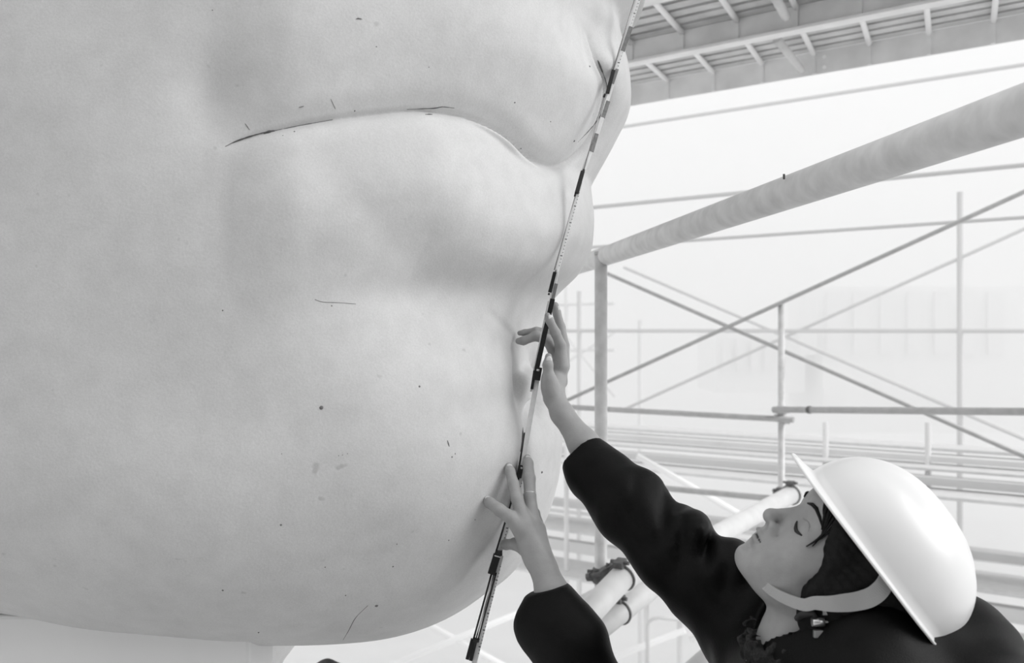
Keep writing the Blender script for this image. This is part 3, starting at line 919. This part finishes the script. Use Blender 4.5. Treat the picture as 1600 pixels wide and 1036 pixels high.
V1 = relax(V1, F1, 2, .4)
V2, F2 = nets(lhand_sdf, (-.06, 1.27, CZ - .50), (.17, 1.60, CZ - .165), .0016)
V2 = relax(V2, F2, 2, .4)
# ---- trunk, hips and legs under the clothes
SR = at(1168, 972, 1.38); SL = Vector((.375, 1.06, CZ - .445))
PEL = Vector((.52, 1.22, .92))
CHEST = Vector((.41, 1.22, 1.24))
FR = Vector((.42, 1.34, .05)); FL = Vector((.50, 1.10, .05))
KR = Vector((.44, 1.33, .50)); KL = Vector((.50, 1.11, .50))
def trunk_sdf(P):
    d = ell(P, CHEST, (.105, .15, .20))
    d = smin(d, ell(P, PEL, (.11, .155, .14)), .08)
    d = smin(d, cone(P, CHEST + Vector((.04, 0, -.05)), PEL, .10, .10), .06)
    d = smin(d, cone(P, NECK1 + Vector((.01, 0, -.04)), CHEST + Vector((0, 0, .08)), .055, .08), .05)
    for sh in (SR, SL): d = smin(d, cone(P, CHEST + Vector((0, 0, .10)), sh, .06, .045), .04)
    d = smin(d, cone(P, SL, at(985, 1140, 1.29), .043, .036), .03)
    for k, f_, o_ in ((KR, FR, .08), (KL, FL, -.08)):
        d = smin(d, cone(P, PEL + Vector((0, o_, -.03)), k, .082, .055), .03)
        d = smin(d, cone(P, k, f_, .052, .036), .02)
        d = smin(d, cone(P, f_ + Vector((.03, 0, -.01)), f_ + Vector((-.13, 0, -.02)), .034, .026), .02)
    return d
V3, F3 = nets(trunk_sdf, (.0, .90, -.02), (.72, 1.55, CZ - .36), .010)
woman = thing('person', 'person in black jacket and white hard hat looking up, both hands on the rod', 'person', (.45, 1.22, 0))
Vb = np.concatenate([V, V1, V2, V3]); o1 = len(V); o2 = o1 + len(V1); o3 = o2 + len(V2)
Fb = np.concatenate([Fc, F1 + o1, F2 + o2, F3 + o3])
body = mesh_obj('body', Vb, Fb, M_skin, woman)
body.data.materials.append(M_lip)
# lips: a change of skin colour
cen = Vb[Fb].mean(1); Lc = to_local(cen)
lipm = ((np.abs(Lc[:, 0]) / .0225) ** 2 + ((Lc[:, 2] + .0616) / (.0092 * (1 - .25 * (Lc[:, 2] > -.0616)))) ** 2 < 1) & (Lc[:, 1] > .068)
if len(body.data.polygons) == len(Fb):
    body.data.polygons.foreach_set('material_index', lipm.astype(np.int32))
hb_ = BVHTree.FromPolygons([tuple(v) for v in headV], [tuple(f) for f in headF.tolist()])
def face_pt(x, z, off=.0005, y0=.14):
    h = hb_.ray_cast(hl(x, y0, z), -hf)
    return (h[0] + hf * off) if h[0] else hl(x, .08, z)
def skin_pt(x, y, z, off=.001):
    q = hl(x, y, z); h = hb_.find_nearest(q)
    return h[0] + (q - h[0]).normalized() * off if (q - h[0]).length > 1e-6 else q
for s_ in (-1, 1):
    P = [face_pt(s_ * x_, z_) for x_, z_ in ((.0170, -.0100), (.021, -.0132), (.027, -.0158), (.033, -.0165), (.039, -.0155), (.0450, -.0135))]
    MB().tube(P, [.0008, .0017, .0023, .0024, .0020, .0009], n=8).build('eyelashes', M_lash, woman, smooth=True)
    P = [face_pt(s_ * x_, z_, .0002) for x_, z_ in ((.018, -.002), (.024, .0005), (.031, .0012), (.038, -.0002), (.044, -.0045))]
    MB().tube(P, [.0003, .0006, .0007, .0006, .0003], n=6).build('lid_crease', M_lip, woman, smooth=True)
    P = [face_pt(s_ * x_, z_, .0006) for x_, z_ in ((.013, .0135), (.022, .0175), (.032, .0190), (.042, .0165), (.050, .0115))]
    MB().tube(P, [.0012, .0024, .0026, .0020, .0008], n=8).build('eyebrow', M_hair, woman, smooth=True)
# nails
def nail(c, n_, up_, w, l):
    n_ = n_.normalized(); up_ = (up_ - n_ * up_.dot(n_)).normalized(); sd = n_.cross(up_)
    vs = [c + n_ * .0006]; k = 14
    for q, h_ in ((.6, .0004), (1, -.0006)):
        for i in range(k):
            a_ = 2 * math.pi * i / k; vs.append(c + sd * math.cos(a_) * w * q + up_ * math.sin(a_) * l * q + n_ * h_)
    fs = [(0, 1 + i, 1 + (i + 1) % k) for i in range(k)] + [(1 + i, 1 + k + i, 1 + k + (i + 1) % k, 1 + (i + 1) % k) for i in range(k)]
    MB().add(vs, fs).build('fingernail', M_nail, woman, smooth=False)
def nail_on(ch, toward, w=.0046, l=.0055, lift=1.0):
    tip, r0 = ch[0]; nx, r1 = ch[1]
    up_ = (tip - nx).normalized(); n_ = (Vector(toward) - up_ * Vector(toward).dot(up_)).normalized()
    c = nx.lerp(tip, .55) + n_ * (r1 * .45 + r0 * .55) * .98
    nail(c, n_, up_, w, l)
nail_on(thumb_r, (.25, -1, .1), .0052, .0062)
nail_on(fB, (.6, -1, .2), .004, .0045); nail_on(fA, (1, -.6, .1), .004, .005)
nail_on(mid, (.1, -.75, .65), .0042, .005); nail_on(rng3, (.2, -.75, .6), .0044, .0052); nail_on(idx, (.1, -.7, .7), .0042, .0048)
# ring
c = at(827.7, 773, 1.4715); ax_ = (rng3[3][0] - rng3[2][0]).normalized()
u = ax_.cross(Vector((0, 1, 0))).normalized(); w_ = ax_.cross(u)
MB().tube([c + (u * math.cos(a_) + w_ * math.sin(a_)) * 0.00965 for a_ in np.linspace(0, 2 * math.pi, 33)], .0011, n=8, caps=False).build('finger_ring', M_metal, woman, smooth=True)

# ---- jacket
slR = ph((900, 697, 1.503, 33), (935, 742, 1.492, 47), (983, 792, 1.46, 54), (1050, 860, 1.42, 60), (1108, 915, 1.39, 62), (1190, 990, 1.36, 84))
slL = ph((858, 924, 1.412, 27), (868, 958, 1.402, 45), (888, 1005, 1.385, 56), (925, 1100, 1.35, 60), (975, 1150, 1.30, 60), (1180, 1150, 1.16, 66))
uR = (slR[1][0] - slR[0][0]).normalized(); uL = (slL[1][0] - slL[0][0]).normalized()
cutR = at(909, 701, 1.503); cutL = at(859, 918, 1.413)
nR = Vector(((slR[2][0] - slR[0][0]))).normalized(); nL = (slL[2][0] - slL[0][0] + Vector((.02, 0, -.01))).normalized()
nL = Vector((.28, -.12, -.95)).normalized()
def jacket_sdf(P):
    a = chain(P, slR, .02)
    a = smin(a, ell(P, at(1078, 822, 1.40), (.030, .05, .028)), .02)
    a = smin(a, ell(P, at(1140, 880, 1.37), (.035, .05, .030)), .02)
    n1 = smooth_noise(P, 42, 3); n2 = smooth_noise(P, 95, 5); nz = .0030 * n1 + .0014 * n2
    a = smax(a + nz, -((P - np.array(cutR)) @ np.array(nR)), .003)
    b = chain(P, slL, .02)
    b = smin(b, ell(P, at(838, 975, 1.40), (.030, .035, .035)), .02)
    b = smax(b + nz, -((P - np.array(cutL)) @ np.array(nL)), .003)
    t_ = ell(P, CHEST + Vector((.015, 0, .0)), (.135, .185, .24))
    t_ = smin(t_, ell(P, PEL + Vector((0, 0, .06)), (.14, .185, .17)), .08)
    for sh in (SR, SL): t_ = smin(t_, cone(P, CHEST + Vector((.01, 0, .085)), sh + Vector((.0, 0, -.02)), .085, .062), .05)
    t_ = smin(t_, cone(P, SL + Vector((.0, 0, -.02)), slL[4][0], .064, .058), .03)
    t_ = smin(t_, ell(P, Vector((.545, 1.21, CZ - .40)), (.095, .13, .085)), .05)      # hood lying on the back
    t_ = smax(t_, -cone(P, NECK1 + Vector((.0, 0, .10)), NECK1 + Vector((.0, 0, .002)), .070, .060), .008)
    t_ = smax(t_, -(P[:, 2] - .84), .01)
    d = smin(smin(a, t_ + nz, .035), b, .03)
    # drawn folds at the elbow and armpit
    for (x0, y0, x1, y1, dd, r_, am) in ((1040, 768, 1022, 842, 1.42, .0075, .0065), (1062, 792, 1050, 872, 1.41, .0065, .005), (1106, 826, 1092, 880, 1.38, .007, .008), (1132, 850, 1118, 910, 1.37, .007, .005), (990, 735, 975, 800, 1.46, .008, .004), (955, 760, 1040, 880, 1.44, .010, .003)):
        a_ = np.array(at(x0, y0, dd))[[0, 2]]; b_ = np.array(at(x1, y1, dd))[[0, 2]]; q = P[:, [0, 2]]; e_ = b_ - a_
        tt = np.clip(((q - a_) @ e_) / (e_ @ e_), 0, 1); ds = np.linalg.norm(q - a_ - tt[:, None] * e_, axis=1)
        d = d + 1.25 * am * np.exp(-(ds / r_) ** 2) * np.sin(np.pi * (.12 + .76 * tt))
    return d
V4, F4 = nets(jacket_sdf, (-.06, .93, .80), (.74, 1.62, CZ - .10), .0052)
V4 = relax(V4, F4, 1, .4)
jk = mesh_obj('jacket', V4, F4, M_jacket, woman)
def seam(pts, r, m, name):
    jb = jk_bvh; P = []
    for q in pts:
        h = jb.find_nearest(Vector(q)); P.append(h[0] + (h[1] * .0008))
    MB().tube(P, r, n=8).build(name, m, woman, smooth=True)
jk_bvh = BVHTree.FromPolygons([tuple(v) for v in V4], [tuple(f) for f in F4.tolist()])
def jsurf(px, py):
    h = jk_bvh.ray_cast(Vector((0, 0, CZ)), (at(px, py, 1) - Vector((0, 0, CZ))).normalized())
    return h[0] - Vector((0, .002, 0)) if h[0] else at(px, py, 1.2)
for i in range(9):
    f_ = i / 8
    c = jsurf(1178 - 14 * f_, 1004 + 38 * f_)
    MB().box(c, AX, (.0016, .0018, .0010)).build('zip_tooth', M_strap, woman)
# cuff hem of the raised sleeve
def hem(c, n_, r, name, m=M_jacket, tr=.0032):
    n_ = n_.normalized(); u = n_.cross(Vector((0, 0, 1))).normalized(); w_ = n_.cross(u)
    MB().tube([c + (u * math.cos(a_) + w_ * math.sin(a_)) * r for a_ in np.linspace(0, 2 * math.pi, 41)], tr, n=8, caps=False).build(name, m, woman, smooth=True)
# collar, soft and furry
def collar_sdf(P):
    q = P - np.array(NECK1 + Vector((.004, 0, .004)))
    tilt = q[:, 2] + .25 * q[:, 0] * 0
    rad = np.hypot(q[:, 0] * 1.0, q[:, 1] * .95)
    d = np.hypot(rad - .072, tilt * .6) - .011
    return d + .0035 * smooth_noise(P, 260, 7) + .002 * smooth_noise(P, 520, 8)
V5, F5 = nets(collar_sdf, (.25, 1.08, CZ - .50), (.49, 1.36, CZ - .36), .0034)
M_fur = mat('collar_fleece', .018, .95, noise=.7, scale=220, bump=1.0, bscale=500)
mesh_obj('collar', V5, F5, M_fur, woman)
# hair
def hair_sdf(P):
    L = to_local(P)
    d = ell(L, (0, -.024, .030), (.084, .100, .096))
    d = smin(d, ell(L, (0, -.062, -.045), (.066, .052, .060)), .03)
    for s_ in (-1, 1):
        d = smin(d, cone(L, (s_ * .062, .040, .030), (s_ * .066, .014, -.040), .014, .008), .012)
    for s_ in (-1, 1):
        d = smin(d, ell(L, (s_ * .068, -.020, -.022), (.022, .042, .062)), .012)
        d = smin(d, ell(L, (s_ * .058, .047, .034), (.014, .026, .034)), .010)
    face_cut = ell(L, (0, .094, -.034), (.085, .068, .080))
    d = smax(d, -face_cut, .008)
    ang = np.arctan2(L[:, 0], L[:, 2])
    return d + .0006 * np.sin(ang * 45 + 3 * smooth_noise(P, 30, 12)) + .0022 * smooth_noise(P, 90, 11)
V6, F6 = nets(hair_sdf, (.27, 1.03, CZ - .45), (.60, 1.37, CZ - .10), .0026)
mesh_obj('hair', V6, F6, M_hair, woman)
fr = MB()
for i, (x0, z0, x1, z1, x2, z2) in enumerate(((-.020, .052, -.030, .034, -.044, .022), (-.026, .052, -.040, .030, -.054, .010), (-.034, .050, -.048, .026, -.060, .002), (-.040, .048, -.054, .018, -.064, -.010),
                             (-.046, .048, -.058, .014, -.062, -.016), (-.012, .052, -.022, .040, -.036, .030), (-.052, .046, -.062, .010, -.060, -.004), (.010, .052, -.004, .040, -.018, .034),
                             (.030, .052, .044, .030, .056, .008), (.042, .050, .056, .020, .064, -.008), (.020, .052, .034, .038, .048, .024))):
    P = []
    for t in np.linspace(0, 1, 9):
        x_ = (1 - t) ** 2 * x0 + 2 * t * (1 - t) * x1 + t * t * x2; z_ = (1 - t) ** 2 * z0 + 2 * t * (1 - t) * z1 + t * t * z2
        h = hb_.ray_cast(hl(x_ * 1.35, .14 - abs(x_) * .6, z_), -(hf * .9 + hr * (x_ * 9)).normalized())
        q = h[0] if h[0] else hl(x_, .075, z_)
        P.append(q + hf * .0016 + hr * (x_ * .04))
    fr.tube(P, [.0045 * (1 - .75 * t) * (.8 + .3 * ((i * 7) % 3) / 2) for t in np.linspace(0, 1, 9)], n=8, squash=.5)
fr.build('fringe', M_hair, woman, smooth=True)
# trousers and boots
def trouser_sdf(P):
    d = ell(P, PEL + Vector((0, 0, -.02)), (.122, .168, .13))
    for k, f_, o_ in ((KR, FR, .085), (KL, FL, -.085)):
        d = smin(d, cone(P, PEL + Vector((0, o_, -.04)), k, .094, .072), .03)
        d = smin(d, cone(P, k, f_ + Vector((0, 0, .03)), .070, .058), .02)
    d = smax(d, P[:, 2] - .96, .01); d = smax(d, .07 - P[:, 2], .005)
    return d + .003 * smooth_noise(P, 40, 9)
V7, F7 = nets(trouser_sdf, (.28, .88, .02), (.72, 1.56, 1.02), .011)
mesh_obj('trousers', V7, F7, M_trouser, woman)
for f_ in (FR, FL):
    def boot_sdf(P, f_=f_):
        d = cone(P, f_ + Vector((.01, 0, .10)), f_ + Vector((.01, 0, 0)), .048, .046)
        d = smin(d, cone(P, f_ + Vector((.0, 0, -.002)), f_ + Vector((-.15, 0, -.008)), .046, .040), .03)
        return smax(d, .001 - P[:, 2], .004)
    Vx, Fx = nets(boot_sdf, tuple(f_ + Vector((-.21, -.07, -.055))), tuple(f_ + Vector((.08, .07, .17))), .008)
    mesh_obj('boot', Vx, Fx, M_boot, woman)
# hard hat: ridged shell with a turned brim and a peak
def hat():
    nu, nv = 72, 26; vs = []; fs = []
    def ringpt(ph_, t, inner=0):
        # t 0..1 dome from crown to rim, 1..1.35 brim
        cx_, sx_ = math.sin(ph_), math.cos(ph_)
        if t <= 1:
            a_ = t * math.pi / 2; rx, ry, rz = .108 - inner, .128 - inner, .098 - inner
            rib = .004 * math.exp(-(math.sin(ph_) * math.sin(a_) / .10) ** 2) if sx_ is not None else 0
            x_ = rx * math.sin(a_) ** .86 * cx_; y_ = ry * math.sin(a_) ** .86 * sx_; z_ = rz * math.cos(a_) ** .9 + rib
        else:
            k = (t - 1) / .35
            fwd = max(0, sx_) ** 1.6
            w_ = .010 + .022 * fwd
            x_ = (.108 - inner + w_ * .55 * k) * cx_; y_ = (.128 - inner + w_ * k) * sx_; z_ = -.004 * k - .004 * k * fwd
        return hl(x_, y_ - .018, z_ + .041 - inner * .3)
    ts = list(np.linspace(0.02, 1, 20)) + [1.08, 1.17, 1.26, 1.35]
    for inner in (0, .0028):
        for t in (ts if inner == 0 else ts[::-1]):
            for k in range(nu): vs.append(ringpt(2 * math.pi * k / nu, t, inner))
    n_r = len(ts) * 2
    for r_ in range(n_r - 1):
        for k in range(nu):
            a_ = r_ * nu + k; b_ = r_ * nu + (k + 1) % nu
            fs.append((a_, b_, b_ + nu, a_ + nu))
    top = len(vs); vs.append(hl(0, -.018, .041 + .102)); 
    for k in range(nu): fs.append((top, (k + 1) % nu, k))
    bot = len(vs); vs.append(hl(0, -.018, .041 + .098)); o_ = (n_r - 1) * nu
    for k in range(nu): fs.append((bot, o_ + k, o_ + (k + 1) % nu))
    o = MB().add(vs, fs).build('hard_hat', M_hat, woman)
    for p in o.data.polygons: p.use_smooth = True
    rimp = [ringpt(2 * math.pi * k / nu, 1.35) for k in range(nu + 1)]
    MB().tube(rimp, .0018, n=8, caps=False).build('hat_rim', M_hat, woman, smooth=True)
hat()
# strap under the jaw
def ribbon(pts, w, m, name, parent, upv=Vector((0, 0, 1)), th=.0012):
    q = cr([tuple(p) for p in pts], 6); ww = np.interp(np.linspace(0, 1, len(q)), np.linspace(0, 1, len(w)), w)
    vs = []; fs = []
    for i, p in enumerate(q):
        p = Vector(p); d_ = Vector(q[min(i + 1, len(q) - 1)]) - Vector(q[max(i - 1, 0)]); d_.normalize()
        u = (upv - d_ * upv.dot(d_)).normalized(); n_ = d_.cross(u)
        for a_, b_ in ((1, 1), (1, -1), (-1, -1), (-1, 1)): vs.append(p + u * ww[i] / 2 * a_ + n_ * th * b_)
    for i in range(len(q) - 1):
        for k in range(4):
            a_ = i * 4 + k; b_ = i * 4 + (k + 1) % 4; fs.append((a_, b_, b_ + 4, a_ + 4))
    fs += [(0, 1, 2, 3), tuple(len(vs) - 4 + k for k in (3, 2, 1, 0))]
    return MB().add(vs, fs).build(name, m, parent)
hair_b = BVHTree.FromPolygons([tuple(v) for v in V6], [tuple(f) for f in F6.tolist()])
def hsurf(px, py, off=.002):
    hits = [b_.ray_cast(Vector((0, 0, CZ)), (at(px, py, 1) - Vector((0, 0, CZ))).normalized()) for b_ in (hb_, hair_b)]
    hits = [h[0] for h in hits if h[0]]
    return min(hits, key=lambda q: q.y) - Vector((0, off, 0)) if hits else None
sp = [hsurf(x_, y_) for x_, y_ in ((1197, 915), (1206, 923), (1222, 931), (1245, 936), (1268, 938), (1290, 940), (1312, 941), (1338, 938), (1358, 930), (1374, 918), (1385, 902))]
sp = [q for q in sp if q is not None]
ys = [q.y for q in sp]
for i_ in range(2, len(sp)):
    lo_y = min(ys[max(0, i_ - 1):i_ + 2]); sp[i_] = Vector((sp[i_].x, lo_y - .001, sp[i_].z)) if ys[i_] - lo_y < .05 else sp[i_]
first = sp[0]
sp = [first + Vector((.004, .045, .008)), first + Vector((-.003, .012, .003))] + sp[1:]
ribbon(sp, [.010, .012, .013, .014, .015, .018, .021, .022, .021, .019], M_strap, 'chin_strap', woman)
bk = at(1278, 972, 1.125)
MB().tube([bk - Vector((.007, 0, 0)), bk + Vector((.007, 0, 0))], .0052, n=12).build('strap_buckle', M_metal, woman, smooth=True)
MB().box(bk + Vector((.001, .001, -.014)), AX, (.006, .003, .0045)).build('strap_buckle', M_rodmetal, woman, bevel=.001)
MB().box(bk + Vector((.012, .001, .012)), AX, (.007, .003, .004)).build('strap_buckle', M_rodmetal, woman, bevel=.001)
MB().tube([bk + Vector((.007, 0, 0)), bk + Vector((.022, .002, .001)), bk + Vector((.034, .004, .006))], .0016, n=8).build('drawcord', M_strap, woman, smooth=True)
MB().tube([at(1246, 966, bk.y + .02), at(1252, 961, bk.y), at(1270, 957, bk.y), bk + Vector((-.004, 0, .005))], .004, n=8).build('drawcord', M_lash, woman, smooth=True)

# ------------------------------------------------------------------ second person, low behind the statue
p2c = Vector((-.507, 2.62, -.018))
p2 = thing('person', 'dark haired person crouching low behind the statue chin, only hair showing', 'person', p2c)
def p2_body(P):
    L = P - np.array(p2c)
    d = ell(L, (0, 0, .78), (.072, .088, .105))
    d = smin(d, ell(L, (0, -.03, .72), (.05, .06, .06)), .02)
    d = smin(d, ell(L, (0, -.098, .755), (.012, .016, .018)), .012)
    for s_ in (-1, 1):
        d = smin(d, ell(L, (s_ * .075, 0, .765), (.01, .018, .03)), .006)
        d = smax(d, -ell(L, (s_ * .03, -.10, .785), (.014, .014, .01)), .008)
    d = smin(d, cone(L, (0, .01, .72), (0, .03, .60), .048, .05), .02)
    d = smin(d, ell(L, (0, .05, .42), (.13, .09, .20)), .06)
    d = smin(d, ell(L, (0, .06, .22), (.15, .12, .12)), .05)
    for s_ in (-1, 1):
        d = smin(d, cone(L, (s_ * .15, .04, .54), (s_ * .20, -.02, .32), .045, .036), .04)
        d = smin(d, cone(L, (s_ * .20, -.02, .32), (s_ * .10, -.24, .36), .036, .026), .02)
        h0 = (s_ * .09, -.26, .36)
        d = smin(d, ell(L, h0, (.026, .04, .016)), .012)
        for k in range(4):
            fx = s_ * (.072 + k * .014)
            d = smin(d, chain(L, [(np.array((fx, -.29, .362)), .009), (np.array((fx, -.325, .355)), .008), (np.array((fx, -.345 - .004 * (k % 2), .335)), .007)], .004), .004)
        d = smin(d, cone(L, (s_ * .068, -.265, .36), (s_ * .050, -.30, .350), .010, .008), .006)
        d = smin(d, cone(L, (s_ * .09, .04, .20), (s_ * .15, -.26, .27), .085, .06), .03)
        d = smin(d, cone(L, (s_ * .15, -.26, .27), (s_ * .12, -.14, .05), .055, .04), .02)
        d = smin(d, cone(L, (s_ * .12, -.12, .035), (s_ * .13, -.30, .03), .034, .028), .02)
    return smax(d, .002 - P[:, 2], .004)
Vx, Fx = nets(p2_body, tuple(p2c + Vector((-.30, -.40, -.02))), tuple(p2c + Vector((.30, .24, .94))), .007)
mesh_obj('body', relax(Vx, Fx, 1), Fx, M_skin, p2)
def p2_jacket(P):
    L = P - np.array(p2c)
    d = ell(L, (0, .05, .42), (.155, .112, .225))
    d = smin(d, ell(L, (0, .06, .26), (.17, .14, .13)), .05)
    for s_ in (-1, 1):
        d = smin(d, cone(L, (s_ * .15, .04, .54), (s_ * .20, -.02, .32), .062, .052), .04)
        d = smin(d, cone(L, (s_ * .20, -.02, .32), (s_ * .11, -.21, .357), .052, .040), .02)
    d = smax(d, -cone(L, (0, .01, .70), (0, .01, .60), .058, .052), .006)
    return d + .003 * smooth_noise(P, 50, 21)
Vx, Fx = nets(p2_jacket, tuple(p2c + Vector((-.30, -.30, .08))), tuple(p2c + Vector((.30, .24, .68))), .009)
mesh_obj('jacket', Vx, Fx, M_jacket, p2)
def p2_legs(P):
    L = P - np.array(p2c); d = None
    d = ell(L, (0, .06, .20), (.165, .135, .11))
    for s_ in (-1, 1):
        d = smin(d, cone(L, (s_ * .09, .04, .20), (s_ * .15, -.26, .27), .098, .072), .03)
        d = smin(d, cone(L, (s_ * .15, -.26, .27), (s_ * .12, -.14, .07), .068, .052), .02)
    return smax(d, .055 - P[:, 2], .004)
Vx, Fx = nets(p2_legs, tuple(p2c + Vector((-.32, -.42, .02))), tuple(p2c + Vector((.32, .26, .42))), .010)
mesh_obj('trousers', Vx, Fx, M_trouser, p2)
def p2_hair(P):
    L = P - np.array(p2c)
    d = ell(L, (0, .008, .797), (.076, .094, .093))
    d = smin(d, ell(L, (0, .05, .72), (.07, .05, .08)), .03)
    d = smax(d, -ell(L, (0, -.11, .745), (.07, .075, .085)), .008)
    return d + .002 * smooth_noise(P, 110, 31)
Vx, Fx = nets(p2_hair, tuple(p2c + Vector((-.12, -.14, .62))), tuple(p2c + Vector((.12, .14, .92))), .005)
mesh_obj('hair', Vx, Fx, M_hair, p2)
